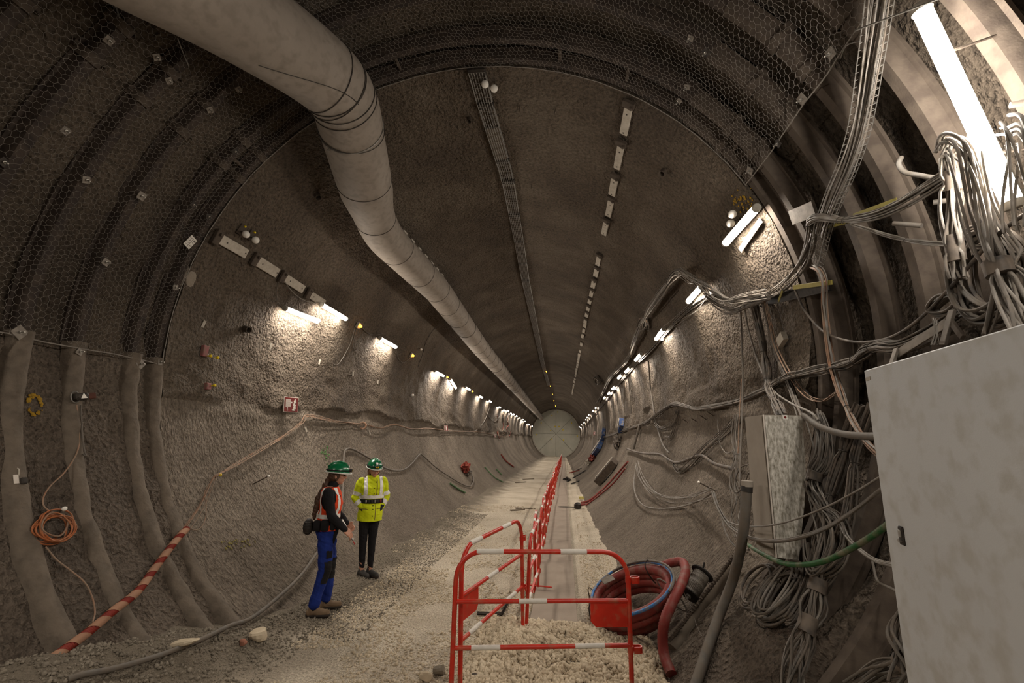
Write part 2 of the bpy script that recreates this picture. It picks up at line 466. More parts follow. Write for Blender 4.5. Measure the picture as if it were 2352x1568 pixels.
# lip of the lining facing the chamber
T = np.linspace(-90, 270, 300); q = np.linspace(0, 1, 6); TT, QQ = np.meshgrid(T, q)
yy = YR+0.02*fbm(np.radians(TT)*8, QQ*3, 41, 3); r0 = RT-wall_disp(TT, TT*0+YR); r = r0+QQ*0.42
r[:, -1] = r[:, 0]; yy[:, -1] = yy[:, 0]; yy[0] = YR
V = np.stack([AX+r*np.cos(np.radians(TT)), yy, AZ+r*np.sin(np.radians(TT))], -1)
o = gridmesh('lining_edge', V, len(T), len(q), np.stack([np.radians(TT)*RT, QQ*0.4], -1), [M['chamber']]); o.parent = wall_lining

# end of the chamber behind the photographer
mb = MB(); mb.lathe([(RC+0.4, 0), (RC+0.4, 0.2)], (AX, -6.2, AZ), (0, 1, 0), 48)
structure(mb.build('wall_back', M['chamber'], smooth=0), 'closed end of the chamber behind')

# --- end bulkhead
M['endwall'] = mat('pale_bulkhead_concrete', '#b0ad9e', '#bebaab', 0.8, 0.8, 0, 0.1, 8)
M['endgap'] = mat('bulkhead_joint', '#a19e8f', None, rough=0.9)
we = bpy.data.objects.new('wall_end', None); COL.objects.link(we); we.location = (AX, YE, AZ); structure(we, 'round pale bulkhead closing the far end of the tunnel')
mb = MB(); mb.lathe([(RT+0.2, 0.10), (RT+0.2, 0.3)], (AX, YE, AZ), (0, 1, 0), 64); part(mb, 'joint_backing', M['endgap'], we, 0)
for k in range(8):
    a0, a1 = k*PI/4+0.006, (k+1)*PI/4-0.006
    poly = [(0.05*math.cos((a0+a1)/2), 0.05*math.sin((a0+a1)/2))]+[(RT*math.cos(a0+(a1-a0)*i/10), RT*math.sin(a0+(a1-a0)*i/10)) for i in range(11)]
    mb = MB(); mb.prism(poly, (AX, YE+0.1, AZ), (1, 0, 0), (0, 0, 1), (0, -1, 0), 0.1); part(mb, 'panel', M['endwall'], we, 0)
for k, (px, py) in enumerate([(1275, 979), (1284, 979), (1265, 988), (1293, 987), (1266, 1008), (1294, 1010), (1243, 971), (1313, 971), (1233, 998), (1326, 1001), (1281, 946), (1268, 954)]):
    p = ony(px, py, YE-0.02); mb = MB(); mb.lathe([(0.09, 0), (0.09, 0.03), (0.05, 0.05)], p, (0, -1, 0), 10); part(mb, 'yellow_marker', M['yellow'], we, 0)
a = np.linspace(0, 2*PI, 73)[:-1]
mb = MB(); mb.tube(np.stack([AX+(RT-0.04)*np.cos(a), a*0+YE-0.05, AZ+(RT-0.04)*np.sin(a)], 1), 0.10, 6, closed=True)
part(mb, 'rim_seal', M['pale'], we)

# --- floor
def zfloor(x, y):
    x = np.asarray(x, float); y = np.asarray(y, float)
    z = 0.05*fbm(x*0.7, y*0.7, 51, 3)*0.6+0.018*fbm(x*4, y*4, 55, 3)
    z = z-0.0035*np.clip(y-8, 0, None)
    b = sstep(2.55, 3.7, -x)*np.clip(0.10+0.165*(5.2-y), 0, 0.5)*sstep(6.6, 5.4, y)
    z = z+b*(1+0.3*fbm(x*2, y*2, 57, 3))
    z = z+0.10*sstep(2.35, 3.15, -x)*(1+0.5*fbm(x*2, y*1.5, 59, 3))
    hp = sstep(-0.95, -0.55, x)*sstep(1.15, 0.6, x)*sstep(6.25, 5.5, y)*sstep(3.9, 4.9, y)      # heap of crushed stone
    z = z-0.01*sstep(4.9, 4.2, y)*sstep(-1.6, -1.0, x)
    z = z+0.12*hp*(1+0.8*fbm(x*2.5, y*2.5, 58, 3))
    z = z+0.10*sstep(0.55, 1.3, x)*sstep(20, 9, y)                            # fill creeping up the right haunch
    pl = sstep(-0.62, -0.5, x)*sstep(0.42, 0.3, x)*sstep(6.0, 6.3, y)         # bed of the walkway slabs
    z = z*(1-pl)+pl*(-0.05-0.0035*np.clip(y-8, 0, None))
    return z
xs = np.linspace(-4.7, 1.7, 150)
ys = np.concatenate([np.linspace(-6, 2, 30)[:-1], np.linspace(2, 10, 180)[:-1], np.linspace(10, YE+0.1, 300)])
XX, YY = np.meshgrid(xs, ys); ZZ = zfloor(XX, YY)
structure(gridmesh('floor', np.stack([XX, YY, ZZ], -1), len(xs), len(ys), np.stack([XX, YY], -1), [M['floor']]),
          'pale crushed limestone track along the tunnel')
def gz(x, y): return float(zfloor(np.array([x]), np.array([y]))[0])

# ================================================================== steel arches of the chamber
prof = [(-.105, 0), (-.105, .03), (-.075, .036), (-.06, .10), (-.042, .13), (.042, .13), (.06, .10), (.075, .036), (.105, .03), (.105, 0)]
def arc(y, t0, t1, r, n=60):
    t = np.radians(np.linspace(t0, t1, n))
    return np.stack([AX+r*np.cos(t), t*0+y, AZ+r*np.sin(t)], 1)
def outs(path):
    v = np.array([AX, 0, AZ])-path*np.array([1, 0, 1]); return v/np.linalg.norm(v, axis=1, keepdims=True)
RIBY = [4.90, 4.60, 3.99, 3.50, 2.99, 2.45, 1.85, 1.2, 0.5, -0.4, -1.4]
RIBL = ['steel arch rib touching the mouth of the lined tunnel', 'steel arch rib paired just before the mouth rib', 'third steel arch rib from the tunnel mouth',
        'fourth steel arch rib from the tunnel mouth, crossed by the wire cable tray', 'fifth steel arch rib, running past the bright near lamp', 'sixth steel arch rib, behind the hanging cable coils',
        'seventh steel arch rib, beside the big grey cabinet', 'eighth steel arch rib, overhead and near the camera']
for i, y in enumerate(RIBY):
    if i > 7: continue
    o = thing('steel_arch_rib', RIBL[i], 'steel arch', (AX, y, AZ), 'steel arches of the chamber')
    for k, (t0, t1) in enumerate([(-52, 47), (40, 142), (135, 184)]):
        rr = RT+0.13+(0.016 if k == 1 else 0); pth = arc(y, t0, t1, rr)
        mb = MB(); mb.sweep(prof, pth, outs(pth)); part(mb, 'arch_segment', M['steelbrown'] if k >= 1 else M['steel'], o, 50)
    pth = arc(y, 182.5, 240, RT+0.05, 90); w_ = 0.088
    lowp = [(-w_*1.15, -.02)]+[(w_*math.sin(q), .095*math.cos(q)**0.7) for q in np.linspace(-1.45, 1.45, 11)]+[(w_*1.15, -.02)]
    mb = MB(); mb.sweep(lowp, pth+np.stack([0*pth[:, 0], .011*fbm(pth[:, 2]*2.0, pth[:, 2]*0+i, 5, 3), 0*pth[:, 0]], 1), outs(pth)); Vv = mb.v[0]; rr_ = Vv-np.array([AX, 0, AZ]); rr_[:, 1] = 0; mb.v[0] = Vv+rr_/np.linalg.norm(rr_, axis=1, keepdims=True)*(0.028*fbm(Vv[:, 2]*5, Vv[:, 1]*9, 7+i, 3))[:, None]; part(mb, 'buried_arch_foot', M['steeldusty'], o, 70)
    for t in (33, 38.5, 138, 144):
        pth = arc(y, t-0.7, t+0.7, RT+0.13, 4)
        cp = [(-.135, -.005), (-.135, .045), (-.095, .05), (-.075, .12), (-.05, .148), (.05, .148), (.075, .12), (.095, .05), (.135, .045), (.135, -.005)]
        mb = MB(); mb.sweep(cp, pth, outs(pth)); cl = part(mb, 'clamp', M['steel'], o, 50)
        for s in (-1, 1):
            p = cyl(t, y+s*0.125, RT+0.09); mb = MB(); mb.lathe([(0.016, 0), (0.016, 0.035), (0.009, 0.036), (0.009, 0.07)], p, inward(p), 6); part(mb, 'bolt', M['steel'], cl, 0)

# ================================================================== chicken-wire net under the crown
def make_net():
    hw = 0.056; hh = hw/math.sqrt(3)*2; rng = np.random.RandomState(3)
    s0, s1 = math.radians(30.3)*RT, math.radians(183.6)*RT; y0, y1 = 0.9, 4.93
    ns = int((s1-s0)/hw); ny = int((y1-y0)/(hh*0.75)); vid = {}; P = []; E = []
    def vert(s, y):
        k = (round(s*400), round(y*400))
        if k not in vid: vid[k] = len(P); P.append((s, y))
        return vid[k]
    for j in range(ny):
        for i in range(ns):
            cs = s0+hw*(i+0.5*(j & 1)); cy = y0+hh*0.75*j
            c = [(cs, cy+hh/2), (cs+hw/2, cy+hh/4), (cs+hw/2, cy-hh/4), (cs, cy-hh/2)]
            ids = [vert(*q) for q in c]
            E += [(ids[0], ids[1]), (ids[1], ids[2]), (ids[2], ids[3])]
    P = np.array(P); E = np.array(E)
    jit = np.stack([0.5*fbm(P[:, 0]*2.1, P[:, 1]*2.1, 61, 3), 0.5*fbm(P[:, 0]*2.1, P[:, 1]*2.1, 65, 3)], 1)*0.17
    jit += rng.uniform(-0.006, 0.006, P.shape)
    Q = P+jit; Q[:, 1] = np.minimum(Q[:, 1], 4.95)
    rr = RT-0.025-0.05*np.abs(fbm(P[:, 0]*1.3, P[:, 1]*1.6, 67, 3))-rng.uniform(0, .008, len(P))
    t = Q[:, 0]/RT
    W = np.stack([AX+rr*np.cos(t), Q[:, 1], AZ+rr*np.sin(t)], 1)
    A, B = W[E[:, 0]], W[E[:, 1]]; D = B-A; D /= np.linalg.norm(D, axis=1, keepdims=True)
    O = np.array([AX, 0, AZ])-((A+B)/2)*np.array([1, 0, 1]); O /= np.linalg.norm(O, axis=1, keepdims=True)
    S = np.cross(D, O); rad = 0.0013; off = [O*rad*1.2, (-O*0.6+S)*rad, (-O*0.6-S)*rad]
    V = np.concatenate([np.stack([A+q for q in off], 1), np.stack([B+q for q in off], 1)], 1)   # n,6,3
    n = len(E); base = (np.arange(n)*6)[:, None]
    F = np.concatenate([base+np.array(f)[None] for f in ((0, 1, 4, 3), (1, 2, 5, 4), (2, 0, 3, 5))], 0)
    me = bpy.data.meshes.new('wire_net'); V = V.reshape(-1, 3)
    me.vertices.add(len(V)); me.vertices.foreach_set('co', V.reshape(-1).astype(np.float32))
    nf = len(F); me.loops.add(nf*4); me.loops.foreach_set('vertex_index', F.reshape(-1).astype(np.int32))
    me.polygons.add(nf); me.polygons.foreach_set('loop_start', np.arange(0, nf*4, 4, dtype=np.int32)); me.polygons.foreach_set('loop_total', np.full(nf, 4, dtype=np.int32))
    me.materials.append(M['wire']); me.update(calc_edges=True)
    o = bpy.data.objects.new('wire_netting', me); COL.objects.link(o); o['kind'] = 'stuff'
    tag(o, 'hexagonal chicken-wire netting stretched under the dark steel arches', 'wire netting')
    edges = MB()
    for th_, a, b in ((30.3, 0.9, 4.93), (183.6, 0.9, 4.93)):
        yy = np.linspace(a, b, 60); p = np.array([cyl(th_+0.5*float(vnoise(q*3, 0, 5)), q, RT-0.035) for q in yy]); edges.tube(p, 0.006, 5)
    tt = np.linspace(30.3, 183.6, 120); edges.tube(np.array([cyl(q, 4.94+0.012*float(vnoise(q*.7, 0, 8)), RT-0.03) for q in tt]), 0.005, 5)
    e = part(edges, 'edge_wire', M['wire'], o)
make_net()

# ================================================================== ventilation duct
DP = [onw(1246, 963, 0.45), onw(1100, 779, 0.43), onw(1001, 662, 0.43), onw(883, 545, 0.43), onw(808, 300, 0.47), onw(780, 205, 0.5), onw(575, 52, 0.54), onw(330, -95, 0.58), onw(-60, -330, 0.62)]
duct = thing('ventilation_duct', 'large grey fabric ventilation duct hung under the left crown of the tunnel', 'ventilation duct', DP[3])
def duct_path():
    pts = [DP[0], DP[0]+(DP[3]-DP[0])*0.55, DP[0]+(DP[3]-DP[0])*0.85, DP[2], DP[3]]
    a = []
    for i in range(4): a += [pts[i]+(pts[i+1]-pts[i])*k/30 for k in range(30)]
    # soft kink at the two bends
    c = catmull([DP[2], DP[3], DP[4], DP[5], DP[6], DP[7], DP[8]], 24)[24:]
    return np.array(a+list(c))
path = duct_path()
L = np.concatenate([[0], np.cumsum(np.linalg.norm(np.diff(path, axis=0), axis=1))])
Lq = np.arange(0, L[-1], 0.06); path = np.stack([np.interp(Lq, L, path[:, k]) for k in range(3)], 1)
kk = np.array([np.ones(9)/9])
for _ in range(2): path[5:-5] = np.stack([np.convolve(path[:, k], kk[0], 'same')[5:-5] for k in range(3)], 1)
Tn, Nn, Bn = frames(path)
RD = np.where(Lq > L[-1]-5.0, 0.40, 0.34); RD = np.convolve(np.pad(RD, 8, 'edge'), np.ones(9)/9, 'same')[8:-8]
RDf = RD*(1+0.012*fbm(Lq*0.8, Lq*0, 71, 3))
sides = 36; a = np.arange(sides)*2*PI/sides
rad = RDf[:, None]*(1+0.012*fbm(Lq[:, None]*1.6, a[None]*1.2, 73, 3))
V = path[:, None]+rad[:, :, None]*(np.cos(a)[None, :, None]*Nn[:, None]+np.sin(a)[None, :, None]*Bn[:, None])
mb = MB(); F = []
for i in range(len(path)-1):
    for k in range(sides):
        k2 = (k+1) % sides; F.append((i*sides+k, i*sides+k2, (i+1)*sides+k2, (i+1)*sides+k))
mb.add(V.reshape(-1, 3), F); part(mb, 'duct_skin', M['duct'], duct, 180)
mb = MB(); mb.lathe([(0.33, 0), (0.35, 0), (0.35, 0.1), (0.33, 0.1)], path[0], Tn[0], 24, cap=False); part(mb, 'end_collar', M['pale'], duct)
def dring(l, tilt=0.0, r=0.0045, extra=0.004):
    i = int(np.searchsorted(Lq, l)); i = min(max(i, 1), len(path)-2)
    aa = np.linspace(0, 2*PI, 41)[:-1]; c = path[i]; R_ = RDf[i]+extra
    p = np.array([c+R_*(math.cos(q)*Nn[i]+math.sin(q)*Bn[i])+Tn[i]*tilt*math.sin(q*1.0+l) for q in aa])
    mb = MB(); mb.tube(p, r, 5, closed=True); return mb
rng = random.Random(11); l = 1.0; Ltot = Lq[-1]
kink = float(Lq[np.argmin(np.linalg.norm(path-DP[5], axis=1))]); b2 = float(Lq[np.argmin(np.linalg.norm(path-DP[3], axis=1))])
while l < kink-0.5:
    part(dring(l, rng.uniform(-.05, .05)), 'strap_ring', M['strap'], duct)
    if rng.random() < 0.4: part(dring(l+0.06, rng.uniform(-.05, .05), 0.004), 'strap_ring', M['strap'], duct)
    l += rng.uniform(1.05, 1.35) if l < kink-3 else 0.95
for dl, t in ((-0.22, .03), (-.06, -.04), (0.02, .05), (0.10, -.05), (0.20, .06)):
    part(dring(kink+dl, t, 0.007), 'strap_ring', M['strap'], duct)
# hanging wire along the top of the duct with clip plates
mb = MB(); hang = path[:int(len(path)*0.93)]; i0 = np.array([q for q in range(0, len(hang), 6)])
up = np.array([0.35, 0, 0.94])
top = np.array([path[i]+(RDf[i]+0.05)*unit(up-Tn[i]*(up@Tn[i])) for i in i0])
mb.tube(top, 0.006, 5); part(mb, 'hanging_wire', M['steel'], duct)
for n_, i in enumerate(range(int(len(path)*0.35), int(np.searchsorted(Lq, b2+0.3)), 7)):
    d = unit(up-Tn[i]*(up@Tn[i])); p = path[i]+(RDf[i]+0.035)*d; sd = np.cross(Tn[i], d)
    mb = MB(); mb.box(p, (0.05, 0.17, 0.06), basis(sd, Tn[i], d), 0.008); part(mb, 'hanging_clip', M['pale'], duct, 0)
# tied rope end
mb = MB(); rng = random.Random(4); pk = ony(768, 318, DP[4][1]-0.12)
for k in range(6):
    v = [np.array([rng.uniform(-.09, .09), rng.uniform(-.03, .03), rng.uniform(-.12, .06)]) for _ in range(3)]
    mb.tube(catmull([pk, pk+v[0], pk+v[0]+v[1]*.6, pk+v[2]], 6), 0.012, 6)
part(mb, 'rope_knot', M['galv'], duct)
ik = int(np.argmin(np.linalg.norm(path-DP[4], axis=1))); part(dring(float(Lq[ik])+0.05, .05, 0.008, 0.006), 'rope_ring', M['galv'], duct)
iA, iB = int(np.searchsorted(Lq, kink+0.05)), int(np.searchsorted(Lq, kink+1.15)); mb = MB(); vw = lambda i: unit((CAMC-path[i])-Tn[i]*((CAMC-path[i])@Tn[i]))
mb.tube(np.array([path[i]+(RDf[i]+.004)*unit(vw(i)*math.cos(q)+np.cross(Tn[i], vw(i))*math.sin(q)) for i, q in zip(range(iA, iB), np.linspace(.2, -.75, iB-iA))]), .004, 5); part(mb, 'loose_cord', M['strap'], duct)

# ================================================================== luminaires
def lamp(p0, p1, n, label, group, bracket=True, r=0.042, bare=False):
    p0, p1 = np.asarray(p0, float), np.asarray(p1, float); c = (p0+p1)/2; ax = unit(p1-p0); Ln = np.linalg.norm(p1-p0)
    f = unit(n-ax*(n@ax)); s = np.cross(ax, f)
    o = thing('tube_luminaire', label, 'lamp', c, group)
    def sector(a0, a1, rr, inner, e, m):
        A = np.linspace(math.radians(a0), math.radians(a1), m)
        poly = [(rr*math.cos(q), rr*math.sin(q)) for q in A]+[(inner*math.cos(q), inner*math.sin(q)) for q in A[::-1]]
        mb = MB(); mb.prism(poly, p0+ax*e, f, s, ax, Ln-2*e); return mb
    A = np.linspace(-math.pi if bare else math.radians(-96), math.pi if bare else math.radians(96), (10 if bare else 6) if c[1] < 25 else 4); mb = MB(); V = []
    for e in (0.04, Ln-0.04): V += [p0+ax*e+f*r*math.cos(q)+s*r*math.sin(q) for q in A]
    k = len(A); mb.add(V, [(i, i+1, k+i+1, k+i) for i in range(k-1)]); part(mb, 'diffuser', M['lampnear' if bare else 'lamp'], o, 60)
    if not bare: part(sector(92, 268, r*1.16, r*0.66, 0.01, 9), 'housing', M['lampbody'], o, 30)
    for q, sg in ((p0, 1), (p1, -1)):
        mb = MB(); mb.lathe([(r*1.0, 0), (r*1.14, 0.008), (r*1.14, 0.042), (r*0.95, 0.045)], q, ax*sg, 16); part(mb, 'end_cap', M['lampbody'], o)
    if bracket:
        for t in (0.25, 0.75):
            q = p0+(p1-p0)*t-f*r*0.9; w = -inward(q)
            d = max(0.03, RT-math.hypot(q[0]-AX, q[2]-AZ)+0.02); mb = MB(); mb.bar(q, q+w*d, 0.008, 6); part(mb, 'bracket', M['steel'], o)
    return o
def along(px, py, half, off):
    p = onw(px, py, off); return p-np.array([0, half, 0]), p+np.array([0, half, 0])
DOWN = np.array([0, 0, -1.0])
left = [((653, 707), (732, 738)), ((737, 698), (796, 733)), ((872, 776), (910, 797)), ((998, 852), (1019, 863)), ((1034, 870), (1047, 891))]
LL = ['nearest tube lamp on the left wall, hanging slightly lower than its neighbour', 'second tube lamp on the left wall, just above the nearest one', 'third tube lamp on the left wall, past the first amber light',
      'fourth tube lamp on the left wall', 'crooked tube lamp hanging askew on the left wall']
for k, (a, b) in enumerate(left):
    p0, p1 = onw(*a, 0.11), onw(*b, 0.11); lamp(p0, p1, 0.88*DOWN+0.48*inward((p0+p1)/2), LL[k], 'tube lamps along the left wall')
for k, (x, y) in enumerate([(1074, 892), (1104, 911), (1125, 921), (1147, 935), (1157, 942), (1166.5, 943), (1173, 949), (1179, 951), (1186, 955), (1193, 959), (1200, 963), (1205, 967), (1215, 975)]):
    p0, p1 = along(x, y, 0.53, 0.11)
    lamp(p0, p1, 0.88*DOWN+0.48*inward(p0), 'far tube lamp in the receding row on the left wall', 'far tube lamps on the left wall', bracket=k < 3)
right = [((1665, 560), (1740, 475), 'bright tube lamp beside two white survey balls on the right wall'), ((1580, 693), (1612, 657), 'tube lamp above the sagging cable loop on the right wall'), ((1507, 779), (1525, 755), 'narrow tube lamp behind the cable run on the right wall')]
for a, b, lb in right:
    p0, p1 = onw(*a, 0.13), onw(*b, 0.13); lamp(p0, p1, 0.88*DOWN+0.48*inward((p0+p1)/2), lb, 'tube lamps along the right wall')
for k, (x, y) in enumerate([(1466, 820), (1442, 849), (1424, 864), (1410, 890), (1399.6, 902), (1389, 913), (1369, 936), (1363, 943), (1353, 952), (1349, 958), (1346, 963), (1342, 971), (1333, 981)]):
    p0, p1 = along(x, y, 0.53, 0.13)
    lamp(p0, p1, 0.88*DOWN+0.48*inward(p0), 'far tube lamp in the receding row on the right wall', 'far tube lamps on the right wall', bracket=k < 3)
for y in (52, 60, 68):
    for th_, g in ((164, 'left'), (17, 'right')):
        p = cyl(th_, y, RT-0.12); lamp(p-[0, .55, 0], p+[0, .55, 0], 0.88*DOWN+0.48*inward(p), 'farthest tube lamp near the end bulkhead on the %s wall' % g, 'tube lamps near the bulkhead', bracket=False)
# the near lamp, hung upright among the arches
p0, p1 = onw(2112, 12, 0.26), onw(2332, 478, 0.26)
lamp(p0, p1, unit(np.array([-0.8, -0.45, -0.35])), 'glaring near tube lamp hung steeply at the upper right, by the cable coils', 'tube lamps along the right wall', bracket=True, r=0.044, bare=True)
# unseen lamps added behind the camera to fill the chamber with light
for y in (0.3, -1.6):
    for th_ in (18, 162):
        p = cyl(th_, y, RT-0.12); lamp(p-[0, .55, 0], p+[0, .55, 0], 0.88*DOWN+0.48*inward(p), 'added tube lamp lighting the chamber from behind the camera', 'added fill lamps behind the camera')

def amber(px, py, label, s=0.07):
    p = onw(px, py, 0.06); u, y, n = wallframe(p)
    o = thing('amber_light', label, 'warning light', p, 'amber warning lights')
    mb = MB(); mb.box(p, (s*1.8, s*1.8, 0.06), basis(u, y, n), 0.012); part(mb, 'housing', M['pale'], o, 0)
    mb = MB(); mb.lathe([(s*0.42, 0), (s*0.42, 0.03), (s*0.3, 0.055), (0.004, 0.065)], p+n*0.03, n, 14); part(mb, 'amber_lens', M['amber'], o)
amber(823, 747, 'amber light between the second and third left lamps', 0.075)
amber(945, 815, 'amber light just past the third left lamp', 0.075)
amber(1025, 865, 'small amber light beside the crooked left lamp')
amber(1083, 898, 'far small amber light on the left wall')
for px, py in ((1255, 851), (1264, 885), (1269, 904), (1272, 919), (1276, 931)):
    amber(px, py, 'tiny amber light under the crown cable tray far down the tunnel')
# ================================================================== crushed stone
M['stone'] = mat('pale_crushed_stone', '#b3a48c', '#cabca4', 7.0, 0.95, 0, 0.2, 60, spec=0.1)
M['stonegrey'] = mat('grey_rock', '#6f675b', '#8a8173', 5.0, 0.95, 0, 0.5, 30, spec=0.1)
def stones(name, P, S, seed, m):
    rng = np.random.RandomState(seed); n = len(P)
    c = np.array([(x, y, z) for z in (-1, 1) for x, y in ((-1, -1), (1, -1), (1, 1), (-1, 1))], float)*0.5
    V = c[None]*(S[:, None, None]*rng.uniform(0.55, 1.15, (n, 1, 3)))
    V = V*rng.uniform(0.45, 1.15, (n, 8, 1))
    q = rng.normal(size=(n, 4)); q /= np.linalg.norm(q, axis=1, keepdims=True); w, x, y, z = q.T
    Rm = np.stack([np.stack([1-2*(y*y+z*z), 2*(x*y-z*w), 2*(x*z+y*w)], -1), np.stack([2*(x*y+z*w), 1-2*(x*x+z*z), 2*(y*z-x*w)], -1), np.stack([2*(x*z-y*w), 2*(y*z+x*w), 1-2*(x*x+y*y)], -1)], 1)
    V = np.einsum('nij,nkj->nki', Rm, V)+P[:, None]
    F0 = np.array([(3, 2, 1, 0), (4, 5, 6, 7), (0, 1, 5, 4), (1, 2, 6, 5), (2, 3, 7, 6), (3, 0, 4, 7)])
    F = (np.arange(n)*8)[:, None, None]+F0[None]; F = F.reshape(-1, 4)
    me = bpy.data.meshes.new(name); V = V.reshape(-1, 3)
    me.vertices.add(len(V)); me.vertices.foreach_set('co', V.reshape(-1).astype(np.float32)); nf = len(F)
    me.loops.add(nf*4); me.loops.foreach_set('vertex_index', F.reshape(-1).astype(np.int32)); me.polygons.add(nf)
    me.polygons.foreach_set('loop_start', np.arange(0, nf*4, 4, dtype=np.int32)); me.polygons.foreach_set('loop_total', np.full(nf, 4, dtype=np.int32))
    me.materials.append(m); me.update(calc_edges=True)
    o = bpy.data.objects.new(name, me); COL.objects.link(o); o['kind'] = 'stuff'; return o
rs = np.random.RandomState(5)
def scatter(n, x0, x1, y0, y1, s0, s1, keep=None, sink=0.25):
    x = rs.uniform(x0, x1, n); y = rs.uniform(y0, y1, n)
    if keep is not None: k = keep(x, y); x, y = x[k], y[k]
    s = s0+(s1-s0)*rs.uniform(0, 1, len(x))**2.2
    return np.stack([x, y, zfloor(x, y)+s*(0.5-sink)], 1), s
inside = lambda x, y: np.hypot(x-AX, zfloor(x, y)-AZ) < RT-0.02
P1, S1 = scatter(26000, -0.95, 1.15, 3.6, 6.15, 0.014, 0.055, lambda x, y: inside(x, y) & (rs.uniform(0, 1, len(x)) < np.clip(zfloor(x, y)*9+0.75, 0.25, 1)))
tag(stones('gravel_heap', P1, S1, 8, M['stone']), 'heap of pale crushed stone around the front red barrier', 'gravel')
P2, S2 = scatter(14000, -2.75, -0.4, 3.6, 8.5, 0.008, 0.030, lambda x, y: inside(x, y) & (fbm(x*1.3, y*1.3, 91, 3) > -0.12), 0.35)
P3, S3 = scatter(9000, -3.3, 0.9, 8.5, 16, 0.010, 0.030, lambda x, y: inside(x, y) & ((x < -0.6) | (x > 0.35)) & (fbm(x*1.3, y*1.3, 91, 3) > 0.0), 0.35)
P4, S4 = scatter(9000, -4.6, -2.5, 2.6, 6.4, 0.008, 0.034, lambda x, y: inside(x, y) & (zfloor(x, y) > 0.04), 0.35)
P6, S6 = scatter(9000, -3.2, -2.2, 5.2, 14, 0.008, 0.026, inside, 0.35)
P5, S5 = scatter(2600, 0.3, 1.2, 6.2, 10, 0.010, 0.028, inside, 0.35)
tag(stones('loose_gravel', np.concatenate([P2, P3, P5]), np.concatenate([S2, S3, S5]), 9, M['stone']), 'loose pale gravel scattered over the tunnel floor', 'gravel')
tag(stones('rubble', np.concatenate([P4, P6]), np.concatenate([S4, S6]), 10, M['stonegrey']), 'grey rubble banked along the foot of the left wall', 'rubble')

def rock(loc, size, seed, label, m, name='rock', group=None):
    rng = np.random.RandomState(seed); mb = MB(); mb.ball((0, 0, 0), 1.0, 12, 8)
    V = mb.v[0]; n = V/np.linalg.norm(V, axis=1, keepdims=True)
    cuts = rng.normal(size=(9, 3)); cuts /= np.linalg.norm(cuts, axis=1, keepdims=True)
    for c in cuts:
        h = rng.uniform(0.55, 0.85); d = V@c; V = V-np.clip(d-h, 0, None)[:, None]*c
    mb.v[0] = V*np.asarray(size)/2
    z = gz(loc[0], loc[1]); o = mb.build(name, m, None, 20, at=None)
    o.location = (loc[0], loc[1], z+size[2]*0.32); o.rotation_euler = (rng.uniform(-.3, .3), rng.uniform(-.3, .3), rng.uniform(0, 6))
    return tag(o, label, 'rock', group)
def fl(px, py):
    z = 0.0
    for _ in range(12): p = onz(px, py, z); z = gz(p[0], p[1])
    return p
p = fl(594, 1470); rock(p, (0.20, 0.17, 0.16), 1, 'pale lump of rock beside the grey floor hose', M['stone'])
p = fl(422, 1484); rock(p, (0.30, 0.16, 0.08), 2, 'flat pale slab of rock touching the grey floor hose', M['stone'])
p = fl(558, 1480); rock(p, (0.10, 0.08, 0.06), 3, 'small reddish rock left of the pale lump', mat('reddish_rock', '#8a5a48', '#9a6b57', 6, 0.9))
p = fl(978, 1562); rock(p, (0.14, 0.12, 0.10), 4, 'rounded pale rock at the bottom edge left of the barrier', M['stone'])
p = fl(1007, 1548); rock(p, (0.16, 0.13, 0.12), 5, 'grey rock next to the front left barrier post', M['stonegrey'])
p = fl(1090, 1556); rock(p, (0.07, 0.06, 0.05), 6, 'dark pebble under the front barrier', mat('dark_pebble', '#4a4540', '#5d564e', 8, 0.8))
rr = random.Random(31); cl_mesh = []
for k in range(8):
    mb = MB(); mb.ball((0, 0, 0), 0.5, 7, 5); V = mb.v[0]; rg = np.random.RandomState(k+50)
    for c in rg.normal(size=(8, 3)):
        c = c/np.linalg.norm(c); d = V@c; V = V-np.clip(d-rg.uniform(.25, .4), 0, None)[:, None]*c
    mb.v[0] = V; cl_mesh.append(mb.mesh('stone_chunk', M['stone'], None, 0))
for k in range(150):
    x = rr.uniform(-0.85, 0.85); y = rr.uniform(4.0, 5.95)
    if not inside(np.array([x]), np.array([y]))[0]: continue
    s = rr.uniform(0.045, 0.085); o = bpy.data.objects.new('stone_chunk', cl_mesh[k % 8]); COL.objects.link(o)
    o.location = (x, y, gz(x, y)+s*0.25); o.rotation_euler = (rr.uniform(0, 6), rr.uniform(0, 6), rr.uniform(0, 6)); o.scale = (s*rr.uniform(.8, 1.3), s, s*rr.uniform(.6, 1))
    tag(o, 'angular pale stone lying loose on the gravel heap', 'stone', 'larger stones on the gravel heap')

# ================================================================== trench cover slabs
M['slab'] = mat('dusty_cover_slab', '#8a7d70', '#978a7c', 3.0, 0.9, 0, 0.3, 120)
def slab(i, y, ln):
    x0, x1 = -0.405+0.008*rr.uniform(-1, 1), 0.175
    zt = 0.0-0.0035*max(0, y+ln/2-8)+0.004*rr.uniform(-1, 1)
    lb = 'dusty trench cover slab, nearest one, half buried by the gravel heap' if i == 0 else ('second dusty trench cover slab, clear of the gravel' if i == 1 else 'dusty trench cover slab in the narrow walkway beside the barriers')
    o = thing('cover_slab', lb, 'cover slab', ((x0+x1)/2, y+ln/2, zt-0.05), 'trench cover slabs')
    mb = MB(); mb.box(((x0+x1)/2, y+ln/2, zt-0.02), (x1-x0, ln-0.012, 0.06), None, 0.006); part(mb, 'slab', M['slab'], o, 0)
y = 5.6
for i in range(34):
    ln = 1.75 if i < 12 else 2.2; slab(i, y, ln); y += ln
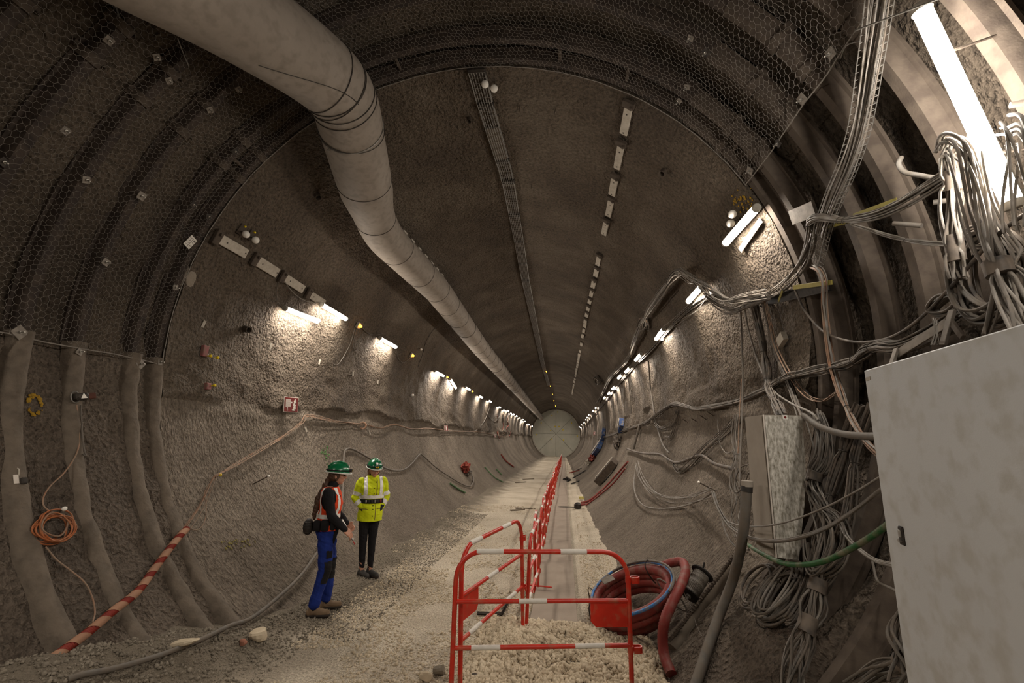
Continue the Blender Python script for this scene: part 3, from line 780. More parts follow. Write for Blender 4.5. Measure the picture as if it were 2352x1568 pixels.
mb = MB(); mb.tube(catmull([fl(1284, 1130), fl(1279, 1165), fl(1275, 1205), fl(1271, 1250), fl(1274, 1290)], 8)+np.array([0, 0, .03]), 0.012, 6)
tag(mb.build('thin_cable', M['cabledark'], None, 60), 'thin dark cable lying along the cover slabs', 'cable')

# ================================================================== red and white site barriers
BW, BH = 1.5, 0.97
def bands(pa, pb, spec, r):
    out = []
    for t0, t1 in spec:
        a = pa+(pb-pa)*t0; b = pa+(pb-pa)*t1; mb = MB(); mb.tube([a, b], r+0.0016, 12); out.append(mb)
    return out
def make_barrier(label, group, plate_right=True, near=True, z0=0.0):
    o = thing('site_barrier', label, 'barrier', (0, 0, 0), group); r = 0.0205; cr = 0.22; n = 7 if near else 4; sd = 12 if near else 7
    c1 = [np.array([cr-cr*math.cos(t), 0, BH-cr+cr*math.sin(t)]) for t in np.linspace(0, PI/2, n)]
    c2 = [np.array([BW-cr+cr*math.sin(t), 0, BH-cr+cr*math.cos(t)]) for t in np.linspace(0, PI/2, n)]
    mb = MB(); mb.tube(np.array([(0, 0, z0)]+c1+c2+[(BW, 0, z0)], float), r, sd, up=(0, 1, 0)); part(mb, 'frame', M['red'], o, 50, False)
    for z, spec in ((0.58, [(0.36, 0.52)]), (0.235, [(0.1, 0.26), (0.68, 0.85)])):
        mb = MB(); mb.tube([(0, 0, z), (BW, 0, z)], r*0.88, sd); rl = part(mb, 'rail', M['red'], o, 50, False)
        for b in bands(np.array([0, 0, z]), np.array([BW, 0, z]), spec, r*0.88): part(b, 'white_band', M['white'], rl, 50, False)
    for b in bands(np.array([cr, 0, BH]), np.array([BW-cr, 0, BH]), [(-0.05, 0.17), (0.64, 0.86)], r): part(b, 'white_band', M['white'], o, 50, False)
    w, h, c = 0.34, 0.20, 0.045; x0 = BW-w if plate_right else 0.0
    poly = [(0, 0), (w, 0), (w, -h), (c, -h), (0, -h+c)] if plate_right else [(0, 0), (w, 0), (w, -h+c), (w-c, -h), (0, -h)]
    mb = MB(); mb.prism(poly, (x0, 0.004, 0.575), (1, 0, 0), (0, 0, 1), (0, -1, 0), 0.006); part(mb, 'plate', M['red'], o, 0, False)
    for z in (0.74, 0.20):
        a = np.linspace(0, PI, 7)
        for x, sg in ((0, -1), (BW, 1)) if near else ():
            if sg < 0: continue
            outer = [(0.022, .03), (0.075, .03), (0.095, .02), (0.10, 0), (0.095, -.02), (0.075, -.03), (0.022, -.03)]
            inner = [(0.022, -.024), (0.07, -.024), (0.09, -.015), (0.094, 0), (0.09, .015), (0.07, .024), (0.022, .024)]
            mb = MB(); mb.prism(outer+inner, (x, 0, z-0.02), (sg, 0, 0), (0, 1, 0), (0, 0, 1), 0.05); part(mb, 'hook_ring', M['red'], o, 0, False)
            mb = MB(); mb.lathe([(0.026, 0), (0.026, 0.05)], (x, 0, z-0.02), (0, 0, 1), 12); part(mb, 'collar', M['red'], o, 50, False)
    for x in (0.0, BW):
        mb = MB(); mb.box((x, 0, z0+0.012), (0.035, 0.42, 0.012), None, 0.003); part(mb, 'foot', M['red'], o, 0, False)
    return o
def place(o, base, u, v):
    u = unit(u); v = np.asarray(v, float); v = unit(v-u*(u@v)); w = np.cross(v, u)
    m = np.eye(4); m[:3, 0] = u; m[:3, 1] = w; m[:3, 2] = v
    e = Matrix(m[:3, :3].tolist()).to_euler(); o.rotation_euler = e; o.location = tuple(float(q) for q in base)
bl, tl = ony(1059, 1568, 4.12), ony(1047, 1332, 4.12); tr_ = ony(1441, 1330, 4.42)
u = tr_-tl; u[2] *= 0.4; v = unit(tl-bl)
f1 = make_barrier('red site barrier with white bands standing across the front on the gravel', 'red and white site barriers', True, z0=-0.27)
u = unit(u); v = unit(v-u*(u@v)); base = tl-v*0.745; place(f1, base, u, v)
PRINT_W = float(np.linalg.norm(tr_-tl))
f2 = make_barrier('red site barrier hinged to the left end of the front one, angled away', 'red and white site barriers', False, z0=-0.29)
far = onz(1201, 1442, 0.08); b2_ = base+np.array([0.05, 0.10, 0.02]); place(f2, b2_, np.array([far[0]-b2_[0], far[1]-b2_[1], 0.03]), (-0.03, 0, 1))
pts = [onz(1209, 1446, 0.03), onz(1229, 1352, 0), onz(1246, 1252, 0), onz(1258, 1195, 0), onz(1270, 1142, 0), onz(1281, 1095, 0), onz(1289.5, 1062, -0.1)]
pts = np.array([(p[0], p[1]) for p in pts]); seg = np.concatenate([[0], np.cumsum(np.linalg.norm(np.diff(pts, axis=0), axis=1))])
q = lambda s: np.array([np.interp(s, seg, pts[:, 0]), np.interp(s, seg, pts[:, 1])])
fn = make_barrier('', 'red and white site barriers', False); ff = make_barrier('', 'red and white site barriers', False, near=False)
s = 0.0; i = 0; usedn = usedf = False; RB = random.Random(2)
while s < seg[-1]-2:
    a, b = q(s), q(s+BW); wob = RB.uniform(-0.05, 0.05); d = np.array([b[0]-a[0]+wob, b[1]-a[1], 0])
    src = fn if i < 6 else ff
    if src is fn: o = fn if not usedn else dup(fn); usedn = True
    else: o = ff if not usedf else dup(ff); usedf = True
    place(o, (a[0], a[1], gz(a[0], a[1])-0.01), d, (RB.uniform(-.03, .03), 0, 1))
    o['label'] = ['first red barrier of the row beside the cover slabs', 'second red barrier of the row beside the cover slabs', 'third red barrier of the row beside the cover slabs'][i] if i < 3 else 'red site barrier in the far row along the cover slabs'
    s += BW+0.06; i += 1
# short battens lying on the track
def batten(a, b, r, label, m):
    p0, p1 = fl(*a), fl(*b); mb = MB(); c = (p0+p1)/2; d = unit(p1-p0)
    mb.box(c+[0, 0, r], (np.linalg.norm(p1-p0), 0.08, 0.03), basis(d, np.cross([0, 0, 1], d), (0, 0, 1)), 0.004)
    tag(mb.build('batten', m, None, 0), label, 'batten')
M['oldwood'] = mat('weathered_wood', '#5e5344', '#75695a', 9.0, 0.9, 0, 0.2, 40, stretch=(0.3, 6, 6))
batten((1184, 1168), (1229, 1169), 0.02, 'dark batten lying across the track beside the barrier row', M['oldwood'])
batten((1172, 1173), (1205, 1171), 0.02, 'paler batten just in front of the dark batten', M['oldwood'])
batten((1184, 1109), (1208, 1107), 0.02, 'thin far batten lying on the track', M['oldwood'])
batten((1201, 1101), (1226, 1100), 0.02, 'farthest thin batten on the track', M['oldwood'])

mb = MB(); a_, b_, c_ = fl(1096, 1414), fl(1152, 1416), fl(1172, 1378)
for p, q in ((a_, b_), (b_, c_)): mb.bar(p+[0, 0, .03], q+[0, 0, .03], .022, 4)
tag(mb.build('angle_frame', M['strap'], None, 0), 'dark angle frame lying in the gravel behind the front barrier', 'frame')
# ================================================================== things on the left wall and crown
def onsurf(px, py, off=0.0):
    """first of wall or ground along the pixel's ray, lifted off metres"""
    w = onw(px, py, off); d = ray(px, py)
    if d[2] < -1e-3:
        f = fl(px, py)
        if f[1] < w[1]: return f+np.array([0, 0, off])
    return w
def wires(pxs, off=0.02, n=8): return catmull([onsurf(p[0], p[1], p[2] if len(p) > 2 else off) for p in pxs], n)
def cable(name, label, pxs, r, m, off=0.02, group=None, cat='cable', sides=7, n=8):
    mb = MB(); mb.tube(wires(pxs, off, n), r, sides); return tag(mb.build(name, m, None, 60), label, cat, group)
def bundle(name, label, path, n, spread, r, m, ties=(), seed=1, parent=None, cat='cable bundle', group=None, wob=0.6, tie_r=None, flat=1.0, m2=None, tie_m='strap', tape=()):
    """several cables tied together: each strand is a part"""
    path = np.asarray(path, float); T_, N_, B_ = frames(path); rng = random.Random(seed); L_ = len(path)
    o = thing(name, label, cat, path[0], group) if parent is None else parent
    pinch = np.ones(L_)
    for t in list(ties)+[(a+b)/2 for a, b in tape]:
        pinch = np.minimum(pinch, 0.55+0.45*np.clip(np.abs(np.arange(L_)/(L_-1)-t)/0.05, 0, 1))
    tt = np.arange(L_)
    for k in range(n):
        a0 = rng.uniform(0, 2*PI); rad = spread*math.sqrt(rng.uniform(0.02, 1)); f1, f2 = rng.uniform(.05, .16), rng.uniform(.05, .16); p1, p2 = rng.uniform(0, 6), rng.uniform(0, 6)
        ca = (math.cos(a0)*rad+wob*spread*0.5*np.sin(tt*f1+p1))*pinch; cb = (math.sin(a0)*rad*flat+wob*spread*0.5*flat*np.sin(tt*f2+p2))*pinch
        P = path+N_*ca[:, None]+B_*cb[:, None]
        mb = MB(); mb.tube(P, r*rng.uniform(.75, 1.15), 6); part(mb, 'cable', (m2 if m2 is not None and rng.random() < 0.35 else m), o, 60)
    for t in ties:
        i = min(max(int(t*(L_-1)), 1), L_-2); a = np.linspace(0, 2*PI, 13)[:-1]; R_ = tie_r or (spread*0.62+r)
        mb = MB(); mb.tube(np.array([path[i]+R_*(math.cos(q)*N_[i]+math.sin(q)*B_[i]*max(flat, .7)) for q in a]), r*0.5, 4, closed=True); part(mb, 'cable_tie', M[tie_m], o)
    for t0, t1 in tape:
        i0, i1 = int(t0*(L_-1)), int(t1*(L_-1)); mb = MB(); mb.tube(path[i0:i1+1], spread*0.8+r, 10); part(mb, 'tape_wrap', M['cabledark'], o, 60)
    return o
def coil(name, label, c, u, v, nrm, ru, rv, turns, r, m, thick=0.04, seed=1, group=None, cat='cable coil', ties=3, wob=0.05, m2=None, parent=None):
    """a hank of cable: closed loops, each a part, with ties"""
    rng = random.Random(seed); o = parent or thing(name, label, cat, c, group)
    a = np.linspace(0, 2*PI, 37)[:-1]
    for k in range(turns):
        su, sv = ru*rng.uniform(1-wob*2, 1+wob), rv*rng.uniform(1-wob*2, 1+wob); du, dv, dn = rng.uniform(-1, 1)*thick*.6, rng.uniform(-1, 1)*thick*.6, rng.uniform(-1, 1)*thick
        p1, p2 = rng.uniform(0, 6), rng.uniform(0, 6)
        P = np.array([c+u*(su*math.cos(q)+du+0.01*math.sin(3*q+p1))+v*(sv*math.sin(q)+dv)+nrm*(dn+0.4*thick*math.sin(q+p2)) for q in a])
        mb = MB(); mb.tube(P, r, 6, closed=True); part(mb, 'loop', (m2 if m2 is not None and rng.random() < .3 else m), o, 60)
    for k in range(ties):
        q = 2*PI*k/ties+0.6; p = c+u*ru*math.cos(q)+v*rv*math.sin(q); tdir = unit(-u*ru*math.sin(q)+v*rv*math.cos(q)); rdir = unit(np.cross(tdir, nrm))
        b = np.linspace(0, 2*PI, 11)[:-1]; mb = MB(); mb.tube(np.array([p+(thick*1.15+r)*(math.cos(t)*rdir+math.sin(t)*nrm) for t in b]), r*0.6, 4, closed=True); part(mb, 'cable_tie', M['strap'], o)
    return o

# --- pale board strips bolted to the lining
def board_strip(name, label, th_f, y0, y1, seed, width=0.13, gap=0.16, blen=0.62):
    rng = random.Random(seed); o = thing(name, label, 'wall strip', cyl(th_f(y0), y0, RT), None); y = y0
    while y < y1:
        L_ = blen*rng.uniform(.9, 1.1)
        if not (rng.random() < 0.12 and y > y0+2):
            p = cyl(th_f(y+L_/2), y+L_/2, RT-0.03-float(wall_disp(np.array([th_f(y)]), np.array([y+L_/2]))[0])); q = cyl(th_f(y+L_), y+L_, np.hypot(p[0]-AX, p[2]-AZ)); w = cyl(th_f(y), y, np.hypot(p[0]-AX, p[2]-AZ))
            d = unit(q-w); n = inward(p); u = np.cross(d, n); far_ = y > 16
            mb = MB(); mb.box(p, (width*rng.uniform(.9, 1.05), L_, 0.03), basis(u, d, n), 0 if far_ else 0.006); bd = part(mb, 'board', M['pale'], o, 0)
            if not far_:
                for e in (-.12, .14): mb = MB(); mb.lathe([(0.011, 0), (0.011, 0.004)], p+d*e*(1 if e < 0 else 2)*.9+n*0.015, n, 8); part(mb, 'bolt_hole', M['strap'], bd)
                b = w+n*0.02
                mb = MB(); mb.box(b, (width*1.35, 0.11, 0.05), basis(u, d, n), 0.006); mb.box(b+n*0.03-u*0.05, (0.03, 0.04, 0.05), basis(u, d, n)); part(mb, 'bracket', M['steel'], o, 0)
        y += L_+gap*rng.uniform(.6, 1.4)
tA = [theta(onw(*p)) for p in ((1455, 200), (1410, 430), (1375, 600), (1345, 740))]; yA = [onw(*p)[1] for p in ((1455, 200), (1410, 430), (1375, 600), (1345, 740))]
board_strip('board_strip', 'pale segmented strip of boards along the crown, right of the wire tray', lambda y: float(np.interp(y, yA, tA)), 5.08, 42.0, 3, 0.12)
tB = [theta(onw(*p)) for p in ((490, 540), (560, 580), (670, 648), (730, 688))]; yB = [onw(*p)[1] for p in ((490, 540), (560, 580), (670, 648), (730, 688))]
board_strip('board_strip', 'pale strip of boards with steel brackets on the upper left wall', lambda y: float(np.interp(y, yB, tB)), yB[0]+0.02, yB[3]+0.2, 8, 0.15)

# --- wire cable tray under the crown
tp = [(1090, 150), (1112, 235), (1165, 410), (1192, 555), (1207, 645), (1228, 745), (1245, 830), (1262, 893), (1272, 925)]
cp = [onw(x, y, 0.07) for x, y in tp]; ty = np.array([p[1] for p in cp]); tth = np.array([theta(p) for p in cp])
def trayc(y, side, off): return cyl(float(np.interp(y, ty, tth))-math.degrees(side/RT), y, RT-off)
tray = thing('cable_tray', 'long wire mesh cable tray under the crown of the tunnel', 'cable tray', trayc(5.0, 0, 0.07))
W2 = 0.11
mb = MB(); yl = np.arange(4.98, 40, 0.55)
for k in range(7):
    s_ = -W2+k*2*W2/6; mb.tube(np.array([trayc(y, s_, 0.075) for y in yl]), 0.0042, 4)
for s_ in (-W2, W2):
    for h in (0.04, 0.015): mb.tube(np.array([trayc(y, s_, h) for y in yl]), 0.0042, 4)
for y in np.arange(4.98, 17, 0.09): mb.tube(np.array([trayc(y, -W2, 0.0), trayc(y, -W2, 0.078), trayc(y, W2, 0.078), trayc(y, W2, 0.0)]), 0.0036, 4)
part(mb, 'wire_grid', M['galv'], tray, 60)
for k, y in enumerate((5.0, 5.62, 6.95, 7.6, 8.9, 10.2, 11.6, 13, 15, 17, 20, 23, 27)):
    p = trayc(y, 0, 0.05); u, yy_, n = wallframe(p); mb = MB(); mb.box(p, (0.24, 0.12, 0.05), basis(np.cross(yy_, n), yy_, n), 0.01); part(mb, 'bracket', M['steeldark'], tray, 0)
for y0, y1 in ((6.1, 6.95), (8.9, 12.5), (14, 40)):
    yy = np.linspace(y0, y1, 30); mb = MB()
    pth = np.array([trayc(y, 0, 0.055) for y in yy]); mb.sweep([(-0.1, 0), (0.1, 0), (0.1, 0.008), (-0.1, 0.008)], pth, outs(pth), True); part(mb, 'cover_plate', M['plate'] if y0 < 8 else M['steel'], tray, 0)
mb = MB(); mb.tube(np.array([trayc(y, 0.03, 0.04) for y in np.arange(5.1, 40, .5)]), 0.016, 6); part(mb, 'cable', M['cabledark'], tray)

# --- white survey balls on brackets
def ball_pair(px, py, label, plate=True, r=0.05):
    p = onw(px, py, 0.11); n = inward(p); u, y, _ = wallframe(p)
    o = thing('survey_ball', label, 'survey target', p, 'white survey balls')
    mb = MB(); mb.ball(p, r, 18, 12); part(mb, 'ball', M['ball'], o, 180)
    w = p-n*0.11; mb = MB(); mb.bar(w, p-n*r*0.9, 0.011, 8); part(mb, 'stem', M['steel'], o)
    if plate:
        mb = MB(); mb.box(w+n*0.012+u*0.03, (0.15, 0.12, 0.02), basis(u, y, n), 0.004); part(mb, 'base_plate', M['steel'], o, 0)
        mb = MB(); mb.lathe([(0.014, 0), (0.014, 0.02), (0.007, 0.022)], w+u*0.09+n*0.02, n, 8); part(mb, 'yellow_cap', M['yellow'], o)
    return o
ball_pair(565, 538, 'white survey ball above the pale board strip, the one nearer the arches')
ball_pair(587, 551, 'white survey ball above the pale board strip, the one deeper in')
ball_pair(1114, 193, 'white survey ball in front of the crown wire tray', False)
ball_pair(1135, 203, 'white survey ball just right of the crown wire tray', False)
ball_pair(1682, 492, 'upper white survey ball next to the bright right lamp', False)
ball_pair(1678, 513, 'lower white survey ball next to the bright right lamp', False)
ball_pair(967, 802, 'small white survey ball on the left wall past the second amber light', False, 0.04)
ball_pair(948, 907, 'small white survey ball low on the left wall under the third lamp', False, 0.04)
ball_pair(1521, 780, 'small white survey ball above the far right cable run', False, 0.03)

# --- anchor plates on the net and arches
def anchor(px, py, label='square anchor plate with bolt pinning the wire netting', s=0.075, rot=0.0, off=0.045, m='plate'):
    p = onw(px, py, off); u, y, n = wallframe(p); c, sn = math.cos(rot), math.sin(rot); a, b = u*c+y*sn, -u*sn+y*c
    o = thing('anchor_plate', label, 'anchor plate', p, 'anchor plates on the netting')
    mb = MB(); mb.box(p, (s, s, 0.008), basis(a, b, n)); part(mb, 'plate', M[m], o, 0)
    mb = MB(); mb.lathe([(0.014, 0), (0.014, 0.014), (0.007, 0.015), (0.007, 0.05)], p+n*0.004, n, 6); part(mb, 'bolt', M['bolt'], o, 0)
rng = random.Random(9)
for px, py in [(250, 93), (388, 185), (482, 252), (548, 205), (540, 347), (198, 413), (325, 450), (444, 470), (479, 497), (243, 602), (403, 660), (8, 372), (183, 808), (368, 832), (1578, 200), (1622, 120), (1560, 232), (1586, 88), (1842, 228), (1908, 122), (1787, 330), (360, 131), (150, 300)]:
    anchor(px, py, rot=rng.uniform(-.6, .6), s=rng.uniform(.06, .085), m='plate' if rng.random() < .6 else 'steeldark')
anchor(45, 763, 'tilted anchor plate at the lower net edge, farthest left', 0.10, 0.7)
anchor(323, 836, 'tilted anchor plate at the lower net edge on the mouth arches', 0.09, 0.75)
anchor(1722, 392, 'anchor plate at the right end of the netting by the tunnel mouth', 0.08, 0.3)
# marked plate on the mouth arch
p = onw(437, 556, 0.05); u, y, n = wallframe(p); o = thing('marked_plate', 'white plate with handwritten marks fixed to the left mouth arch', 'plate', p)
a, b = unit(u*0.94+y*0.3), unit(y*0.94-u*0.3)
mb = MB(); mb.box(p, (0.15, 0.11, 0.008), basis(a, b, n), 0.002); part(mb, 'plate', M['white'], o, 0)
mb = MB()
for k, (s0, t0, s1, t1) in enumerate([(-.06, 0, .06, 0), (-.05, .02, -.02, .04), (-.035, .012, -.035, .045), (.01, .015, .01, .045), (.03, .015, .05, .04), (.05, .015, .03, .04), (-.05, -.04, -.05, -.015), (-.03, -.04, -.02, -.015), (.0, -.03, .03, -.02), (.04, -.045, .05, -.015)]):
    mb.bar(p+a*s0+b*t0+n*.005, p+a*s1+b*t1+n*.005, 0.0025, 4)
part(mb, 'handwriting', M['strap'], o)
# chalk marks on arch steel
for px, py, txt in ((405, 535, '05 24'), (421, 595, '4824')):
    p = onw(px, py, 0.012)

# --- stub pipes, tags, capped bolts
def stub(px, py, label, r=0.05):
    p = onw(px, py, 0.0); n = inward(p); o = thing('stub_pipe', label, 'pipe stub', p, 'stub pipes in the lining')
    ax = unit(n+np.array([0, -.35, -.15])); mb = MB(); mb.lathe([(r, -0.05), (r, 0.10), (r*0.78, 0.10), (r*0.78, 0.02)], p, ax, 16, cap=False); part(mb, 'pipe', M['steel'], o)
    mb = MB(); mb.lathe([(r*0.78, 0.02), (r*0.3, 0.03)], p, ax, 12); part(mb, 'plug', M['strap'], o)
stub(563, 755, 'short pipe stub left of the nearest left lamp'); stub(727, 447, 'short pipe stub in the shadow of the duct'); stub(1528, 391, 'short pipe stub on the right crown'); stub(1078, 270, 'short pipe stub left of the crown tray', 0.035)
stub(800, 860, 'small dark stub under the third left lamp', 0.025)
def wtag(px, py, rot, label, s=(0.035, 0.10)):
    p = onw(px, py, 0.03); u, y, n = wallframe(p); c, sn = math.cos(rot), math.sin(rot); n = unit(n+np.array([0, -.4, 0]))
    mb = MB(); mb.box(p, (s[1], s[0], 0.006), basis(unit(u*c+y*sn), unit(np.cross(n, unit(u*c+y*sn))), n)); tag(mb.build('wall_tag', M['pale'], None, 0), label, 'tag', 'small pale tags on the left wall')
for px, py, r_, lb in [(468, 744, .2, 'small pale tag on the left wall above the pink plate'), (622, 795, .1, 'small pale tag left of the bright left wall patch'), (734, 831, .1, 'small pale tag under the nearest left lamp'), (703, 986, -.4, 'slanted pale tag just below the orange cables'), (849, 993, -.4, 'slanted pale tag below the orange cable clamp'), (811, 858, -.3, 'small pale tag under the amber light'), (868, 877, -.3, 'small pale tag under the third left lamp')]: wtag(px, py, r_, lb)
M['pink'] = mat('pink_sprayed_plate', '#8f4f52', '#7a6155', 12.0, 0.8)
def capped(px, py, label, size, caps):
    p = onw(px, py, 0.085); u, y, n = wallframe(p); o = thing('bolt_plate', label, 'bolt plate', p, 'pink sprayed bolt plates')
    mb = MB(); mb.box(p, (size[1], size[0], 0.05), basis(u, y, n), 0.006); part(mb, 'plate', M['pink'], o, 0)
    for cx, cy in caps:
        q = p+y*cx+u*cy+n*.02; mb = MB(); mb.bar(q, q+n*0.05, 0.008, 6); mb.lathe([(0.019, 0), (0.019, 0.02), (0.012, 0.027)], q+n*.045, n, 12); part(mb, 'yellow_cap', M['yellow'], o)
capped(470, 806, 'pink sprayed bolt plate with two yellow caps on the left wall', (0.09, 0.15), [(.03, -.06), (.16, -.06)])
capped(477, 887, 'smaller pink bolt plate with one yellow cap, lower on the left wall', (0.08, 0.09), [(.03, .01)])
def capbolt(px, py, label, m='yellow', L_=0.10):
    p = onsurf(px, py, L_); n = inward(p); o = thing('capped_bolt', label, 'bolt', p-n*L_, 'capped bolts sticking out of the wall')
    mb = MB(); mb.bar(p-n*L_, p, 0.008, 6); part(mb, 'rod', M['steel'], o); mb = MB(); mb.ball(p, 0.02, 10, 6); part(mb, 'cap', M[m], o, 180)
capbolt(506, 1090, 'yellow capped bolt holding up the orange cables'); capbolt(617, 1093, 'thin rod with white tip on the lower left wall', 'ball', 0.25); capbolt(148, 1168, 'white tipped bolt above the orange cable coil', 'ball', 0.12)
capbolt(1605, 1107, 'white tipped rod carrying cables on the right wall', 'ball', 0.28)

# --- safety signs
M['signred'] = mat('sign_red', '#6f1c16', '#641a15', 8, 0.45); M['signwhite'] = mat('sign_white', '#cfc6bb', None, rough=0.5)
def sign(name, label, px, py, s, art, off=0.17, yaw=0.5, cat='sign'):
    p = onw(px, py, off); n = inward(p); n = unit(n+np.array([0, -yaw, 0])); u = unit(np.array([0, 0, 1.0])-n*n[2]); r_ = np.cross(u, n)
    if r_[1]*(1 if p[0] < AX else -1) < 0: r_ = -r_
    r_ = np.cross(n, u)*-1; o = thing(name, label, cat, p, 'red fire safety signs')
    if (r_@CAMM[:, 0]) < 0: r_ = -r_
    mb = MB(); mb.box(p-n*0.01, (s*1.06, s*1.06, 0.012), basis(r_, u, n), 0.003); part(mb, 'white_border', M['signwhite'], o, 0)
    mb = MB(); mb.box(p-n*0.002, (s, s, 0.006), basis(r_, u, n)); part(mb, 'red_panel', M['signred'], o, 0)
    for poly in art:
        mb = MB(); mb.prism([(a*s, b*s) for a, b in poly], p+n*0.0005, r_, u, n, 0.004); part(mb, 'pictogram_piece', M['signwhite'], o, 0)
    mb = MB(); mb.box(p-n*0.05-r_*s*0.1, (s*0.8, s*0.5, 0.08), basis(r_, u, n)); mb.box(p-n*0.12, (s*.2, s*.2, 0.16), basis(r_, u, n)); part(mb, 'backing_board', M['oldwood'], o, 0)
    return o
flame = lambda cx, cy, h, w: [(cx-w*.2, cy), (cx+w*.3, cy-h*.02), (cx+w*.5, cy+h*.3), (cx+w*.2, cy+h*.6), (cx+w*.45, cy+h), (cx-w*.1, cy+h*.75), (cx-w*.35, cy+h*.35)]
hose = [[(-.42, .36-.055*k), (-.04, .36-.055*k), (-.04, .325-.055*k), (-.42, .325-.055*k)] for k in range(10)]+[[(-.32, -.2), (-.25, -.2), (-.25, -.32), (-.3, -.32)], [(-.3, -.37), (-.23, -.37), (-.23, -.43), (-.3, -.43)]]
hose += [flame(.25, .12, .3, .25), flame(.2, -.1, .28, .3), flame(.22, -.3, .26, .3), flame(.15, -.42, .16, .3)]+[[(-.04, .2), (.06, .2), (.06, .1), (-.04, .1)]]
sign('fire_hose_sign', 'red fire hose sign with white hose reel and flames on the left wall', 669, 929, 0.245, hose)
ext = [[(-.13, -.4), (.13, -.4), (.13, .2), (.06, .28), (-.06, .28), (-.13, .2)], [(-.2, .32), (.12, .32), (.12, .4), (-.2, .36)]]
sign('extinguisher_sign', 'red extinguisher sign with white bottle, further along the left wall', 1025, 983, 0.20, ext)
sign('extinguisher_sign', 'small far red extinguisher sign on the left wall', 1137, 1001, 0.20, ext)
cres = [[(.25*math.cos(t), .25*math.sin(t)) for t in np.linspace(-1.9, 1.9, 9)]+[(.15*math.cos(t)-.02, .16*math.sin(t)) for t in np.linspace(1.7, -1.7, 9)]]
sign('fire_point_sign', 'red fire sign with white crescent hose symbol on the right wall', 1365, 995, 0.25, cres)

# --- orange cables, conduit, coil
pth = wires([(431, 1213, .06), (462, 1160, .06), (489, 1098, .08), (505, 1088, .09), (560, 1058, .06), (640, 1010, .05), (690, 972, .05), (708, 955, .06), (770, 968, .04), (832, 975, .04)], n=10)
bundle('orange_cable_bundle', 'dusty orange cables strung from the striped conduit up along the left wall', pth, 5, 0.03, 0.0045, M['orange'], (0.36, 0.78), 3, wob=.9)
cable('orange_cable', 'single orange cable drooping below the bundle beside the conduit end', [(431, 1213, .05), (455, 1216, .04), (470, 1195, .04), (474, 1160, .05), (470, 1130, .06), (490, 1098, .08)], 0.005, M['orange'])
pth = wires([(835, 975, .04), (872, 983, .05), (905, 975, .04), (945, 985, .04), (985, 984, .05), (1040, 990, .03), (1100, 992, .03), (1160, 1003, .03)], n=10)
bundle('orange_cable_run', 'thin dusty orange cable run continuing past the clamp along the left wall', pth, 3, 0.025, 0.007, M['orange'], (), 8, wob=1.0)
p = onw(833, 977, 0.05); mb = MB(); u, y, n = wallframe(p); a = np.linspace(0, 2*PI, 19)[:-1]
mb.tube(np.array([p+0.075*math.cos(t)*u+0.075*math.sin(t)*unit(n+.5*y) for t in a]), 0.022, 8, closed=True); tag(mb.build('conduit_ring', M['orange'], None, 60), 'orange plastic ring clamping the cable run on the left wall', 'ring')
M['conduit'] = mat('red_corrugated_conduit', '#8a3226', '#7a2c22', 8, 0.6); M['tape'] = mat('dusty_tan_wrap', '#a37a5f', '#94705a', 8, 0.8)
cpx = [(-30, 1580, .06), (11, 1565, .06), (54, 1552, .06), (94, 1529, .06), (145, 1494, .06), (203, 1451, .07), (261, 1402, .09), (315, 1359, .08), (348, 1315, .07), (380, 1272, .09), (409, 1235, .08), (429, 1214, .06)]
C = catmull([onw(*p) for p in cpx], 24); l_ = np.concatenate([[0], np.cumsum(np.linalg.norm(np.diff(C, axis=0), axis=1))]); lq = np.arange(0, l_[-1], 0.0085)
C = np.stack([np.interp(lq, l_, C[:, k]) for k in range(3)], 1)
o = thing('striped_conduit', 'orange-red corrugated conduit with spiral tan wrap sweeping up the left wall', 'conduit', C[0])
mb = MB(); mb.tube(C, 0.032+0.0035*np.where(np.arange(len(C)) % 2, 1, -1), 10); part(mb, 'corrugated_tube', M['conduit'], o, 60)
T_, N_, B_ = frames(C); mb = MB(); V = []; F = []; rt_ = 0.0368; om = 2*PI/0.19; wd = 0.055
for i in range(len(C)):
    for k in range(7):
        l2 = lq[i]+0; ph = om*lq[i]+(k-3)*0.62; V.append(C[i]+rt_*(math.cos(ph)*N_[i]+math.sin(ph)*B_[i]))
for i in range(len(C)-1):
    for k in range(6): F.append((i*7+k, i*7+k+1, (i+1)*7+k+1, (i+1)*7+k))
mb.add(V, F); part(mb, 'spiral_wrap', M['tape'], o, 60)
c = onw(126, 1210, 0.07); u, y, n = wallframe(c)
coil('orange_cable_coil', 'tangled coil of bright orange cable hanging on the left wall', c, y, u, n, 0.135, 0.125, 9, 0.0065, M['orangebright'], 0.03, 5, ties=0, wob=0.12, m2=M['orange'])
cable('orange_cable', 'orange cable dropping from the lamp box to the orange coil', [(176, 930, .05), (182, 990, .04), (178, 1035, .05), (150, 1082, .05), (112, 1120, .05), (98, 1152, .05), (112, 1172, .06), (148, 1182, .06)], 0.006, M['orange'])
cable('orange_cable', 'orange cable trailing down from the coil to the conduit', [(105, 1255, .05), (130, 1285, .04), (165, 1312, .05), (195, 1338, .07), (212, 1372, .05), (218, 1405, .04), (213, 1428, .08)], 0.006, M['orange'])
cable('grey_cable', 'short grey cable hooked on the arch beside the orange cable', [(186, 930, .05), (188, 985, .05), (192, 1025, .05), (197, 1046, .05), (190, 1042, .04)], 0.007, M['cable'])
